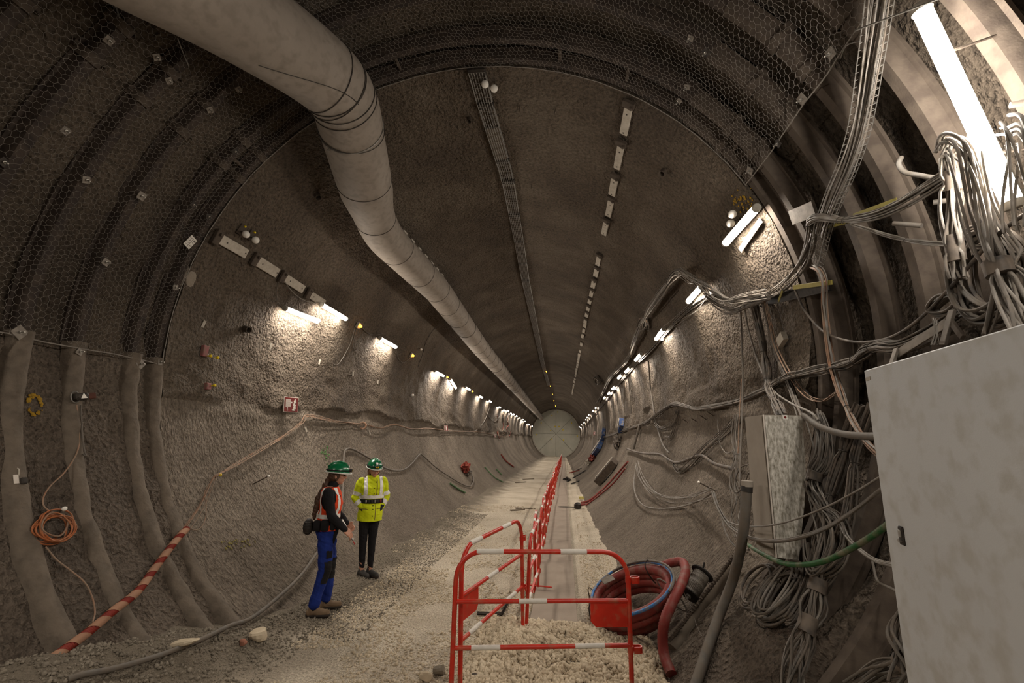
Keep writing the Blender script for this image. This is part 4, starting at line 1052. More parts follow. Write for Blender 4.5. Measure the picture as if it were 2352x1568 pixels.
# lamp box on the arch
p = onw(184, 911, 0.07); u, y, n = wallframe(p); d = unit(y+u*0.18); w_ = np.cross(n, d)
o = thing('junction_lamp', 'dark box lamp with white triangle clamped on the left arch', 'lamp box', p)
mb = MB(); mb.box(p, (0.13, 0.07, 0.08), basis(d, w_, n), 0.015); part(mb, 'box', M['steeldark'], o, 0)
mb = MB(); mb.box(p+d*0.10, (0.08, 0.06, 0.05), basis(d, w_, n), 0.006); part(mb, 'rust_bracket', mat('rust', '#5c3526', '#4a2c22', 12, 0.9), o, 0)
sgn = 1 if w_[2] > 0 else -1
mb = MB(); mb.prism([(-.03, -.022), (.03, -.022), (0, .03)], p+n*0.041, d, w_*sgn, n, 0.004); part(mb, 'white_triangle', M['ball'], o, 0)
a = np.linspace(0, 2*PI, 17)[:-1]; mb = MB(); mb.tube(np.array([p-d*0.045+0.06*math.cos(t)*d*.7+0.055*math.sin(t)*w_ for t in a]), 0.006, 5, closed=True); part(mb, 'wire_loop', M['galv'], o)
p = onw(44, 1105, 0.05); u, y, n = wallframe(p); o = thing('sensor_box', 'small black sensor with white tag on the far left arch', 'sensor', p)
mb = MB(); mb.box(p+y*0.03, (0.055, 0.045, 0.04), basis(u, y, n), 0.006); part(mb, 'sensor', M['strap'], o, 0); mb = MB(); mb.box(p-y*0.02+u*.02, (0.075, 0.035, 0.006), basis(u, y, n)); part(mb, 'white_tag', M['signwhite'], o, 0)
mb = MB(); mb.tube(catmull([p+u*.05, p+u*.1+n*.01, p+u*.13-n*.03], 6), 0.005, 5); part(mb, 'lead', M['pale'], o)
# sprayed yellow mark
M['paint'] = mat('yellow_spray_paint', '#a8821f', '#8f7226', 30, 0.85)
mb = MB(); rng = random.Random(6); p0 = onw(68, 932)
for k in range(60):
    t = rng.uniform(-2.9, 2.9); rr_ = rng.gauss(1, .1); q = onw(70+17*rr_*math.cos(t)*.9, 932+22*rr_*math.sin(t), -0.045+rng.uniform(0, .004)); u, y, n = wallframe(q)
    q = cyl(theta(q), q[1], float(chamber_r(np.array([theta(q) % 360]), np.array([q[1]]))[0])-0.012); s_ = rng.uniform(.006, .016)
    mb.lathe([(s_, 0), (s_*.6, 0.004)], q, n, 6)
_o = mb.build('spray_paint_ring', M['paint'], None, 0); _o['kind'] = 'stuff'; tag(_o, 'ring of yellow spray paint on the left chamber wall', 'paint mark')

# --- grey hose along the foot of the left wall, behind the two people
hp = [(150, 1580), (185, 1568), (253, 1554), (326, 1533), (398, 1508), (463, 1481), (525, 1450), (579, 1418), (640, 1370), (690, 1322), (724, 1275), (760, 1225), (782, 1180), (788, 1110), (790, 1045), (797, 1031), (812, 1032), (845, 1050), (888, 1076), (925, 1079), (948, 1062), (963, 1044), (972, 1046), (1000, 1072), (1035, 1096), (1065, 1113), (1082, 1115), (1088, 1100), (1082, 1085)]
cable('floor_hose', 'long dusty grey hose running along the foot of the left wall behind the people', [(a, b, 0.05) for a, b in hp], 0.021, M['cable'], cat='hose', sides=10)
# --- leads of the left lamps
cable('lamp_lead', 'thin lead curving down to the nearest left lamp', [(645, 632, .03), (636, 660, .03), (637, 690, .03), (648, 706, .08)], 0.006, M['cable'])
cable('lamp_lead', 'thin lead swagged from the board strip to the second left lamp', [(645, 632, .03), (670, 668, .03), (700, 690, .04), (735, 697, .08)], 0.006, M['cablelight'])
cable('lamp_lead', 'looped lead hanging below the first amber light', [(815, 752, .05), (804, 790, .03), (785, 825, .03), (772, 838, .03), (758, 828, .03)], 0.007, M['cablelight'])
cable('lamp_lead', 'double looped lead under the first amber light', [(818, 755, .05), (812, 785, .04), (814, 803, .04), (822, 800, .04), (828, 760, .05)], 0.006, M['cable'])
cable('lamp_lead', 'dark lead from the first amber light to the third left lamp', [(831, 752, .05), (845, 765, .05), (860, 769, .06), (878, 766, .09)], 0.010, M['cabledark'])
cable('lamp_lead', 'lead looping from the third left lamp to the second amber light', [(909, 798, .09), (916, 824, .04), (928, 832, .04), (944, 820, .06)], 0.008, M['cable'])
cable('lamp_lead', 'dark cable rising from the second amber light up the vault', [(960, 842, .04), (972, 810, .04), (978, 788, .04), (990, 765, .03), (1010, 742, .03)], 0.010, M['cabledark'])
cable('lamp_lead', 'pale cable sagging beside the far left sign', [(1125, 935, .05), (1113, 965, .05), (1098, 985, .05), (1080, 992, .05), (1060, 990, .05)], 0.012, M['cablelight'])
cable('lamp_lead', 'dark lead between the far left lamps and the sign', [(1117, 930, .05), (1122, 955, .05), (1136, 968, .05), (1148, 955, .05)], 0.012, M['cabledark'])
# --- litter against the left wall
M['redcloth'] = mat('dusty_red_sheet', '#6e2c24', '#8a4438', 9, 0.9); M['green'] = mat('dusty_green_plastic', '#3f5a3a', '#56694a', 9, 0.7)
def crumpled(name, label, c, size, m, seed, cat):
    rng = np.random.RandomState(seed); mb = MB(); mb.ball((0, 0, 0), 1, 14, 10); V = mb.v[0]; V = V*(1+0.28*rng.normal(size=(len(V), 1)))*np.asarray(size)/2; mb.v[0] = V+c; return tag(mb.build(name, m, None, 0), label, cat)
crumpled('red_sack', 'crumpled red sack leaning on the left wall beyond the hose', onsurf(1069, 1073, .17), (0.35, 0.4, 0.35), M['redcloth'], 1, 'sack')
crumpled('grey_sack', 'grey dusty sack below the red one', onsurf(1075, 1086, .1), (0.3, 0.35, 0.22), M['cable'], 2, 'sack')
cable('green_pole', 'dusty green pole lying at the foot of the left wall', [(1034, 1110, .05), (1052, 1122, .05), (1068, 1131, .05)], 0.035, M['green'], cat='pole')
cable('green_pole', 'thin green pole farther along the left wall foot', [(1113, 1072, .05), (1135, 1095, .05), (1156, 1107, .05)], 0.03, M['green'], cat='pole')
cable('red_pole', 'red pole leaning on the far left wall', [(1151, 1043, .05), (1162, 1058, .05), (1180, 1072, .05)], 0.045, M['redcloth'], cat='pole')
cable('green_pole', 'farther green stick leaning on the left wall', [(1140, 1077, .05), (1153, 1090, .05)], 0.035, M['green'], cat='pole')
rng = random.Random(77)
for k in range(14):
    x, y = rng.uniform(1140, 1172), rng.uniform(945, 992); cable('hanging_strap', 'red hanging strap in the cluster on the far left wall', [(x, y, .05), (x+rng.uniform(-2, 3), y+6, .08), (x+rng.uniform(-2, 4), y+rng.uniform(10, 18), .05)], 0.018, M['redcloth'] if k % 2 else M['orange'], group='red straps on the far left wall', cat='strap', n=4)
# --- rope ends and hooks in the crown
cable('wire_end', 'bent wire end dangling from the netting beside the duct', [(262, 0, .1), (268, 20, .12), (275, 41, .2)], 0.006, M['galv']); cable('wire_end', 'loose wire dangling in front of the netting left of the duct', [(408, 88, .05), (420, 120, .08), (434, 153, .12)], 0.005, M['galv'])
for px, py in ((1020, 250), (1110, 282), (1195, 240), (1278, 245), (1222, 418), (1190, 235)):
    p = onw(px, py, .0); n = inward(p); mb = MB(); mb.bar(p, p+n*0.12+np.array([0, 0, -.02]), 0.006, 5); tag(mb.build('rebar_pin', M['steel'], None), 'short steel pin sticking out of the crown', 'pin', 'steel pins in the crown')

def flecks(name, label, px, py, rx, ry, n, m, seed, off=0.012):
    mb = MB(); rng = random.Random(seed)
    for k in range(n):
        q = onw(px+rng.gauss(0, rx), py+rng.gauss(0, ry)); d = float(wall_disp(np.array([theta(q) % 360 if theta(q) < -90 else theta(q)]), np.array([q[1]]))[0]); n_ = inward(q); q = q+n_*(d+0.006); s_ = rng.uniform(.006, .02)
        mb.lathe([(s_, 0), (s_*.6, 0.005)], q, n_, 6)
    o = mb.build(name, m, None, 0); o['kind'] = 'stuff'; return tag(o, label, 'paint mark')
flecks('green_paint_patch', 'patch of green spray paint on the lower left wall above the helmets', 749, 1041, 4, 8, 40, mat('green_spray', '#3f6a35', '#4d7840', 20, .9), 1)
flecks('yellow_paint_patch', 'faint yellow paint marks low on the left wall', 546, 1246, 16, 6, 34, mat('faint_yellow_spray', '#746a3a', '#7d7342', 20, .9), 2)
flecks('orange_paint_patch', 'orange yellow spray marks above the bright right lamp', 1708, 463, 12, 14, 40, M['paint'], 3)
for k, (px, py) in enumerate(((905, 130), (1283, 97), (1458, 55), (700, 235), (560, 385), (1690, 330))):
    p = onw(px, py, .0); t_ = theta(p); mb = MB(); mb.bar(cyl(t_, 4.53, RT+.05), cyl(t_, 4.97, RT+.05), .02, 8); tag(mb.build('spacer_bar', M['steel'], None), 'short steel spacer bar between the two mouth arches', 'spacer bar', 'spacer bars between the mouth arches')
p = onw(432, 640, -.03); u, y, n = wallframe(p); mb = MB(); mb.ball((0, 0, 0), 1, 18, 12); V = mb.v[0]; V = V*(1+.18*fbm(V[:, 0]*3+5, V[:, 1]*3+V[:, 2]*2, 6, 3))[:, None]; mb.v[0] = p+V[:, :1]*u*.2+V[:, 1:2]*y*.11+V[:, 2:3]*n*.05
tag(mb.build('mortar_patch', M['pale'] if False else mat('pale_mortar', '#7d7366', '#8b8174', 9, .9, 0, .8, 40), None, 60), 'pale lump of mortar smeared beside the left mouth arch', 'mortar')
# ================================================================== right-hand side: cabinets, cables, hoses
M['cabinet'] = mat('scuffed_grey_enclosure', '#b3b4b4', '#bbbcbb', 0.9, 0.55, 0.0, 0.06, 200, '#a9a7a2', 0.3, spec=0.4)
M['cabinet2'] = mat('limewashed_enclosure', '#7d7666', '#dedad0', 7.0, 0.8, 0, 0.15, 60, stretch=(7.0, 7.0, 2.6), detail=9.0)
M['cabside'] = mat('dusty_enclosure_side', '#938a7e', '#9f968a', 4.0, 0.75, 0, 0.05)
M['rubber'] = mat('black_rubber', '#24211f', '#37332f', 8, 0.7); M['brass'] = mat('tape_yellow', '#776c2e', '#857a3a', 8, 0.7)
M['greencable'] = mat('green_cable', '#244f29', '#2d5c32', 8, 0.55, dust='#6c6a54', dustamt=0.3)
M['redhose'] = mat('dusty_red_hose', '#742a25', '#80352f', 5.0, 0.6, 0, 0, 40, '#7a5148', 0.3)
M['bluehose'] = mat('blue_hose', '#2b68a5', '#2f74b5', 8, 0.5, dust='#857a6c', dustamt=0.3)

# --- big grey cabinet close to the camera
FX, FY = 1.45, 1.45/0.615; zt = CAMH+0.158*FY; zb = 0.93
fd = unit(np.array([-0.122, -1.0, 0])); nn = np.array([fd[1], -fd[0], 0]); nn = nn if nn[0] < 0 else -nn; far_e = np.array([FX, FY, 0]); Lc = 1.15; dp = 0.36
cab = thing('electrical_cabinet', 'large scuffed pale grey electrical cabinet close on the right', 'cabinet', (FX, FY, zb))
c = far_e+fd*Lc/2-nn*(dp/2+0.02)+np.array([0, 0, (zt+zb)/2])
mb = MB(); mb.box(c, (Lc, dp, zt-zb), basis(fd, np.cross([0, 0, 1], fd), (0, 0, 1)), 0.006); part(mb, 'body', M['cabinet'], cab, 0)
c2 = far_e+fd*Lc/2-nn*0.008+np.array([0, 0, (zt+zb)/2]); side = np.cross([0, 0, 1], fd)
mb = MB(); mb.box(c2, (Lc-0.006, 0.026, zt-zb-0.012), basis(fd, side, (0, 0, 1)), 0.005); door = part(mb, 'door', M['cabinet'], cab, 0)
def onface(px, py):
    d = ray(px, py); o = far_e+nn*0.006; t = ((o-CAMC)@nn)/(d@nn); return CAMC+d*t
lp = onface(2072, 1230)
mb = MB(); mb.box(lp, (0.034, 0.012, 0.075), basis(fd, side, (0, 0, 1)), 0.004); lt = part(mb, 'latch', M['steeldark'], door, 0)
mb = MB(); mb.box(lp+nn*0.006+[0, 0, .008], (0.018, 0.01, 0.03), basis(fd, side, (0, 0, 1)), 0.002); mb.lathe([(0.008, 0), (0.008, 0.012)], lp+nn*.004-np.array([0, 0, .02]), nn, 8); lt2 = part(mb, 'latch_tongue', M['galv'], door, 0)
mb = MB(); mb.box(far_e+fd*0.035+nn*0.006+np.array([0, 0, zt-0.05]), (0.04, 0.004, 0.016), basis(fd, side, (0, 0, 1))); part(mb, 'maker_tag', M['pale'], door, 0)
for z in (zb+0.1, 1.55, zt-0.3):
    q = far_e-nn*0.2+np.array([0, 0.0, z]); mb = MB(); mb.box(q-fd*0.10-nn*0.15, (0.26, 0.04, 0.05), basis(fd, side, (0, 0, 1))); part(mb, 'wall_bracket', M['pale'], cab, 0)
for t in (0.1, Lc-0.1):
    q = far_e+fd*t-nn*0.25; mb = MB(); mb.bar(q+[0, 0, 0.6], q+[0, 0, zb+.05], 0.02, 8); part(mb, 'leg', M['steel'], cab)

# --- tall limewashed cabinet on the wall by the tunnel mouth
Y0 = 4.34; e_t, e_b = ony(1753, 952, Y0), ony(1787, 1281, Y0); XE = (e_t[0]+e_b[0])/2; ztop = e_t[2]; zbot = e_b[2]
YL = XE/0.375
fx = lambda px, py: (ony(px, py, Y0)[0], ony(px, py, Y0)[2])
frontp = [(XE, ztop), (fx(1843, 951)[0], ztop), fx(1852, 1085), fx(1849, 1160), fx(1836, 1288), (XE, zbot)]
lim = lambda x, z: (min(x, AX+math.sqrt((RT-0.07)**2-(z-AZ)**2)), z)
frontp = [lim(*q) for q in frontp]
c2_ = thing('wall_cabinet', 'tall narrow cabinet with patchy white limewash on the right wall', 'cabinet', (XE, Y0, zbot))
mb = MB(); mb.prism(frontp, (0, Y0+0.02, 0), (1, 0, 0), (0, 0, 1), (0, 1, 0), YL-Y0-0.02); part(mb, 'body', M['cabside'], c2_, 0)
mb = MB(); mb.prism([(x+(0.006 if x < XE+.05 else -0.004), z-(0.006 if z > 2 else -.004)) for x, z in frontp], (0, Y0, 0), (1, 0, 0), (0, 0, 1), (0, 1, 0), 0.022); dr = part(mb, 'door', M['cabinet2'], c2_, 0)
q = ony(1803, 958, Y0-0.004); mb = MB(); mb.box(q, (0.04, 0.004, 0.04)); st = part(mb, 'warning_sticker', M['ball'], dr, 0)
mb = MB(); mb.box(q-[0, .003, 0], (0.018, 0.002, 0.018), np.array([[.7, 0, .7], [0, 1, 0], [-.7, 0, .7]])); part(mb, 'sticker_mark', M['signred'], dr, 0)
zl = [ony(1713, 962, YL)[2], ony(1741, 1236, YL)[2]]
mb = MB(); mb.prism([(Y0+0.03, ztop-.004), (YL-.004, ztop-.004), (YL-.004, zl[1]+.0), (Y0+0.03, zbot+.01)], (XE-0.004, 0, 0), (0, 1, 0), (0, 0, 1), (-1, 0, 0), 0.006); part(mb, 'side_panel', M['cabside'], c2_, 0)
mb = MB(); mb.bar((XE-.004, Y0+0.004, zbot), (XE-.004, Y0+.004, ztop), 0.007, 6); part(mb, 'edge_trim', M['signwhite'], c2_, 0)

# --- near wire tray full of pale cables
npx = [(2028, -60), (2012, 60), (1998, 150), (1985, 235), (1970, 310), (1945, 385), (1915, 455), (1893, 515), (1883, 560), (1872, 612)]
tc_ = catmull([onw(x, y, 0.14) for x, y in npx], 10)
o = thing('near_cable_tray', 'wire basket tray of pale cables climbing the near arches at upper right', 'cable tray', tc_[0])
T_, N_, B_ = frames(tc_, up=inward(tc_[0])); Nn_ = np.array([inward(p) for p in tc_]); Sd = np.cross(T_, Nn_)
hw = 0.075
mb = MB()
for k in range(5): mb.tube(tc_+Sd*(-hw+k*hw/2)[..., None] if False else tc_+Sd*(-hw+k*hw/2)-Nn_*0.03, 0.003, 4)
for s_ in (-hw, hw):
    mb.tube(tc_+Sd*s_+Nn_*0.03, 0.0035, 4)
part(mb, 'long_wires', M['galv'], o)
for i in range(2, len(tc_)-1, 2):
    p, s_, n = tc_[i], Sd[i], Nn_[i]; mb = MB(); mb.tube(np.array([p-s_*hw+n*.035, p-s_*hw-n*.032, p+s_*hw-n*.032, p+s_*hw+n*.035]), 0.0032, 4); part(mb, 'cross_wire', M['galv'], o)
rng = random.Random(44)
for k in range(12):
    s0 = -hw*.92+k*hw*1.84/11; P = tc_[:-14]+Sd[:-14]*(s0+0.012*np.sin(np.arange(len(tc_)-14)*rng.uniform(.05, .12)+rng.uniform(0, 6)))[:, None]+Nn_[:-14]*rng.uniform(-.02, .015)
    mb = MB(); mb.tube(P, rng.uniform(.005, .0085), 6); part(mb, 'cable', M['cablelight'] if k % 3 else M['cable'], o, 60)

def bun(name, label, pxs, n, spread, r, m, seed, ties=(), off=0.1, m2=None, wob=.6, flat=1.0, tape=(), nn_=9, group=None):
    return bundle(name, label, wires(pxs, off, nn_), int(n*1.45), spread*1.15, r*0.8, m, ties, seed, m2=m2, wob=wob, flat=flat, tape=tape, group=group)
CB, CD, CL = M['cable'], M['cabledark'], M['cablelight']
bun('cable_bundle', 'pale cable bundle swinging from the wire tray to the hanks at upper right', [(1862, 530, .1), (1858, 512, .14), (1880, 500, .16), (1935, 506, .16), (2000, 498, .18), (2060, 475, .2), (2120, 440, .22), (2185, 398, .26)], 9, .03, .009, CL, 11, (.12, .42, .45), m2=CB)
bun('cable_bundle', 'bundle curving from the wire tray down to the dark beam', [(1868, 515, .1), (1862, 560, .12), (1840, 610, .12), (1805, 650, .12), (1765, 676, .14), (1720, 690, .12)], 10, .04, .009, CB, 12, (.8,), m2=CL)
bun('cable_bundle', 'sagging tangle of cables along the right wall before the tall peak', [(1770, 676, .16), (1720, 682, .18), (1670, 688, .2), (1640, 672, .22), (1610, 652, .22), (1585, 638, .22), (1562, 622, .24)], 9, .05, .009, CL, 13, (.3, .75), m2=CB, wob=1.0)
bun('cable_bundle', 'drooping loop of cables below the sagging tangle', [(1765, 682, .14), (1715, 700, .14), (1680, 712, .16), (1650, 702, .18), (1625, 680, .2), (1612, 660, .2)], 6, .035, .010, CB, 14, wob=1.1, m2=CD)
bun('cable_bundle', 'thick cable run descending from the peak along the right wall into the distance', [(1566, 622, .24), (1548, 632, .24), (1520, 672, .2), (1492, 712, .18), (1473, 748, .16), (1455, 790, .16), (1441, 826, .16), (1418, 850, .15), (1398, 872, .15), (1385, 900, .15), (1372, 925, .15)], 9, .05, .013, CB, 15, (.15, .35, .55), m2=CL)
bun('cable_tray_run', 'dark cable run under the right lamps receding along the wall', [(1640, 675, 0.045), (1600, 697, 0.045), (1560, 729, 0.045), (1525, 772, 0.045), (1490, 810, 0.045), (1462, 837, 0.045), (1440, 861, 0.045), (1415, 890, 0.045), (1390, 923, 0.045), (1362, 955, 0.045), (1345, 977, 0.045)], 6, .026, .014, CD, 16, (.3, .5))
bun('cable_bundle', 'thin cables fanning from the lamp to the dark cable run', [(1640, 670, .08), (1600, 705, .06), (1560, 735, .06), (1525, 762, .08)], 4, .09, .005, CL, 17, wob=1)
# beam on the arches with chalk number
b0, b1 = onw(1748, 694, .045), onw(1905, 655, .045); d_ = unit(b1-b0); n_ = inward((b0+b1)/2); u_ = np.cross(n_, d_); u_ = u_ if u_[2] > 0 else -u_
o = thing('steel_beam', 'dark steel beam with chalk number bracketed across the right arches', 'beam', b0)
mb = MB(); mb.box((b0+b1)/2, (np.linalg.norm(b1-b0), 0.012, 0.10), basis(d_, n_, u_)); mb.box((b0+b1)/2+u_*.05, (np.linalg.norm(b1-b0), 0.06, 0.012), basis(d_, n_, u_)); mb.box((b0+b1)/2-u_*.05, (np.linalg.norm(b1-b0), 0.06, 0.012), basis(d_, n_, u_)); part(mb, 'beam', M['steeldark'], o, 0)
cu = bpy.data.curves.new('chalk_number', 'FONT'); cu.body = '5243'; cu.size = 0.075; cu.extrude = 0.001
tmp = bpy.data.objects.new('tmp', cu); COL.objects.link(tmp); bpy.context.view_layer.update()
me = bpy.data.meshes.new_from_object(tmp.evaluated_get(bpy.context.evaluated_depsgraph_get())); bpy.data.objects.remove(tmp)
me.materials.clear(); me.materials.append(M['ball']); ch = bpy.data.objects.new('chalk_number', me); COL.objects.link(ch); ch.parent = o
tx = d_ if d_@CAMM[:, 0] > 0 else -d_; mm = np.eye(4); mm[:3, 0] = tx; mm[:3, 1] = u_; mm[:3, 2] = np.cross(tx, u_); mm[:3, 3] = (onw(1838, 682, .03)-b0)+np.cross(tx, u_)*0.02
if mm[:3, 2]@n_ < 0: mm[:3, 3] += n_*0.04
ch.matrix_local = Matrix(mm.tolist())
def strip(name, label, a, b, w, t, m, cat, oa=.15, ob=.15, up=None):
    p, q = onw(*a, oa), onw(*b, ob); d = unit(q-p); n = inward((p+q)/2); u = unit(np.cross(n, d)); n2 = np.cross(d, u)
    mb = MB(); mb.box((p+q)/2, (np.linalg.norm(q-p), w, t), basis(d, u, n2), 0.002); return tag(mb.build(name, m, None, 0), label, cat)
strip('yellow_strap', 'yellow strap stretched over the dark beam across two arches', (1822, 660), (1911, 648), 0.045, 0.012, M['brass'], 'strap', .16, .16)
strip('yellow_strap', 'short yellow strap hanging over the left end of the beam', (1797, 668), (1788, 692), 0.03, 0.008, M['brass'], 'strap', .16, .14)
strip('yellow_strap', 'yellow strap behind the pale cable bundle under the wire tray', (1885, 525), (1960, 506), 0.03, 0.008, M['brass'], 'strap', .1, .1)
strip('yellow_strap', 'faded yellow strap crossing the fourth arch', (1960, 495), (2060, 458), 0.03, 0.008, M['brass'], 'strap', .05, .05)
strip('arch_plate', 'square pale plate clamped on the mouth arch beside the tray', (1818, 500), (1872, 478), 0.15, 0.03, M['plate'], 'plate', .04, .04)
strip('arch_plate', 'small pale plate box below the beam on the right wall', (1786, 795), (1802, 770), 0.11, 0.06, M['pale'], 'box', .06, .06)
strip('lamp_board', 'white board standing behind the bright right lamp', (1748, 505), (1700, 575), 0.07, 0.01, M['pale'], 'board', .03, .03)
# vertical cables between the beam and the limewashed cabinet
bun('cable_drop', 'dark bundle of cables dropping from the beam to the limewashed cabinet', [(1732, 700, .12), (1745, 760, .1), (1757, 830, .1), (1766, 890, .12), (1784, 930, .25), (1796, 956, .35)], 12, .045, .009, CD, 21, (.35, .55, .75), m2=CB)
bun('cable_drop', 'brown bundle of cables right of the dark drop', [(1752, 695, .12), (1770, 760, .1), (1790, 830, .1), (1812, 880, .1), (1830, 930, .15), (1842, 962, .3)], 7, .03, .010, CB, 22, (.4,), m2=CD)
cable('pale_cable', 'pale cable curving from the tangle down to the limewashed cabinet top', [(1708, 695, .12), (1720, 760, .1), (1745, 840, .1), (1775, 895, .12), (1815, 925, .15), (1860, 946, .25), (1880, 965, .25)], 0.012, CL)
bun('orange_cables', 'faded orange cables dropping from the beam across the lower arches', [(1758, 690, .14), (1772, 750, .1), (1785, 800, .1), (1815, 860, .1), (1850, 905, .12), (1885, 918, .12), (1912, 905, .12), (1932, 893, .12)], 3, .02, .006, M['orange'], 23)
cable('grey_cable', 'single grey cable hanging straight from the tangle beside the tall cabinet', [(1700, 692, .12), (1703, 760, .12), (1706, 860, .15), (1704, 960, .2), (1700, 1060, .25), (1698, 1120, .25)], 0.012, CB)
cable('orange_cable', 'thin orange cable beside the single hanging grey cable', [(1703, 870, .12), (1700, 920, .15), (1697, 980, .2), (1695, 1040, .2)], 0.005, M['orange'])
bun('orange_cables', 'orange and pale cables looping over the tray end and down to the big cabinet', [(1868, 612, .14), (1884, 620, .18), (1895, 650, .18), (1896, 705, .14), (1905, 790, .12), (1916, 850, .12), (1935, 910, .14), (1960, 965, .2), (1990, 1010, .3), (2030, 1050, .4)], 6, .022, .008, M['orange'], 24, (.72,), m2=CL)
cable('dark_cable', 'long dark cable swagged from the beam up to the near lamp', [(1826, 666, .16), (1850, 715, .14), (1890, 760, .12), (1945, 782, .12), (2005, 784, .14), (2060, 768, .16), (2120, 725, .2), (2200, 640, .26), (2270, 560, .3), (2330, 508, .32), (2362, 488, .34)], 0.011, CD, n=12)
bun('cable_swag', 'pale pinkish cables swagged across the arches to the near hanks', [(1955, 515, .1), (1985, 525, .1), (2050, 545, .12), (2120, 558, .14), (2190, 562, .18), (2232, 566, .2), (2290, 568, .2), (2360, 577, .2)], 4, .012, .007, M['cablelight'], 26, (.35,), m2=CL)
# the tied bundle along the haunch
bun('tied_bundle', 'long tied bundle of grey cables running along the right haunch behind the cabinets', [(1372, 1008, .08), (1400, 1000, .08), (1440, 986, .08), (1488, 968, .08), (1525, 940, .1), (1553, 927, .12), (1600, 938, .1), (1680, 926, .1), (1752, 899, .1), (1795, 874, .1), (1830, 862, .12), (1900, 846, .12), (1955, 832, .12), (1988, 806, .14), (2020, 796, .16), (2070, 796, .16), (2140, 768, .16), (2200, 735, .16)], 11, .05, .010, CB, 27, (.15, .25, .34, .42, .48, .54, .6, .66, .72, .8), m2=CD, wob=.4)
bun('cable_swag', 'loose cables sagging below the tied bundle on the far right wall', [(1500, 965, .06), (1520, 985, .05), (1545, 975, .06), (1560, 940, .08), (1545, 1000, .05), (1530, 1005, .05)], 5, .05, .008, CD, 28)
# brackets behind the big cabinet
strip('steel_bracket', 'flat grey bracket arm rising behind the big cabinet', (2062, 812), (2182, 736), 0.06, 0.01, M['plate'], 'bracket', .3, .3)
strip('steel_bracket', 'upright bracket leg behind the big cabinet top', (2188, 712), (2166, 792), 0.04, 0.02, M['plate'], 'bracket', .3, .34)
strip('steel_bracket', 'second upright bracket leg nearer the cabinet corner', (2060, 800), (2048, 838), 0.04, 0.02, M['plate'], 'bracket', .3, .34)
strip('steel_bracket', 'thin slanting brace behind the big cabinet', (2176, 728), (2212, 775), 0.03, 0.02, M['steel'], 'bracket', .3, .34)
# frayed wire end
mb = MB(); rng = random.Random(12); f0 = onw(2146, 792, .36)
for k in range(8):
    q = f0+np.array([rng.uniform(-.02, .02), rng.uniform(-.02, .02), 0]); mb.tube(catmull([q, onw(2150+rng.uniform(-4, 4), 765, .36), onw(2149+rng.uniform(-8, 8), 733+rng.uniform(-4, 6), .36)], 5), .003, 4)
tag(mb.build('frayed_wire', M['galv'], None), 'frayed wire strands standing up behind the big cabinet', 'wire')
# --- hanks at the upper right
bun('cable_hank', 'heavy hank of pale cables hanging from the near lamp to the big cabinet', [(2178, 352, .3), (2188, 326, .36), (2215, 345, .38), (2235, 410, .38), (2252, 490, .38), (2270, 555, .38), (2290, 605, .38), (2312, 665, .38), (2340, 730, .4), (2362, 790, .4)], 13, .055, .011, CL, 31, m2=CB, tape=((.66, .72),), wob=.8)
bun('cable_hank', 'narrow hank with black tape hanging left of the heavy hank', [(2180, 356, .28), (2190, 420, .28), (2188, 490, .28), (2190, 545, .28), (2198, 600, .28), (2205, 640, .28)], 9, .04, .010, CL, 32, m2=CB, tape=((.12, .26), (.58, .82)), wob=.7)
c = onw(2262, 628, .2); u, y, n = wallframe(c)
coil('cable_coil', 'big coil of grey cable drooping below the near lamp', c, y, u, n, 0.19, 0.27, 15, 0.011, CB, .05, 33, ties=0, wob=.14, m2=CD)
c = onw(2175, 700, .2); u, y, n = wallframe(c)
coil('cable_coil', 'small loops of cable poking out left of the big coil', c, y, u, n, 0.13, 0.055, 5, 0.010, CB, .03, 34, ties=0, wob=.2)
bun('cable_hank', 'pale loops of cable bulging at the right edge beside the near lamp', [(2306, 300, .34), (2322, 305, .40), (2337, 360, .42), (2348, 440, .42), (2360, 520, .42)], 8, .05, .010, CL, 35, wob=1)
bun('cable_drop', 'grey cables dropping behind the big cabinet from the near coil', [(2300, 610, .3), (2296, 660, .3), (2282, 720, .34), (2268, 770, .38)], 3, .02, .011, CB, 36)
cable('bent_cable', 'two thick pale cable ends bent against the fifth arch', [(2070, 362, .02), (2064, 378, .08), (2078, 395, .1), (2110, 402, .1), (2150, 408, .14), (2185, 402, .2)], 0.017, CL)
for a, b, lb in (((2052, 513), (2117, 518), 'short grey rod sticking out between the arches'), ((2143, 465), (2180, 460), 'short dark rod beside the narrow hank'), ((2320, 242), (2360, 234), 'white tipped rod at the right edge')):
    mb = MB(); mb.bar(onw(*a, .12), onw(*b, .06), 0.017, 10); tag(mb.build('steel_rod', M['cable'], None), lb, 'rod')
mb = MB(); mb.bar(onw(1965, 70, .36), onw(2170, -8, .38), 0.006, 6); tag(mb.build('thin_rod', M['galv'], None), 'thin straight rod crossing in front of the wire tray and near lamp', 'rod')
mb = MB(); mb.tube(wires([(1930, 135, .05), (1945, 105, .06), (1975, 95, .08), (2000, 90, .1)]), .004, 5); tag(mb.build('thin_wire', M['galv'], None), 'thin wire looping from the netting corner to the tray', 'wire')
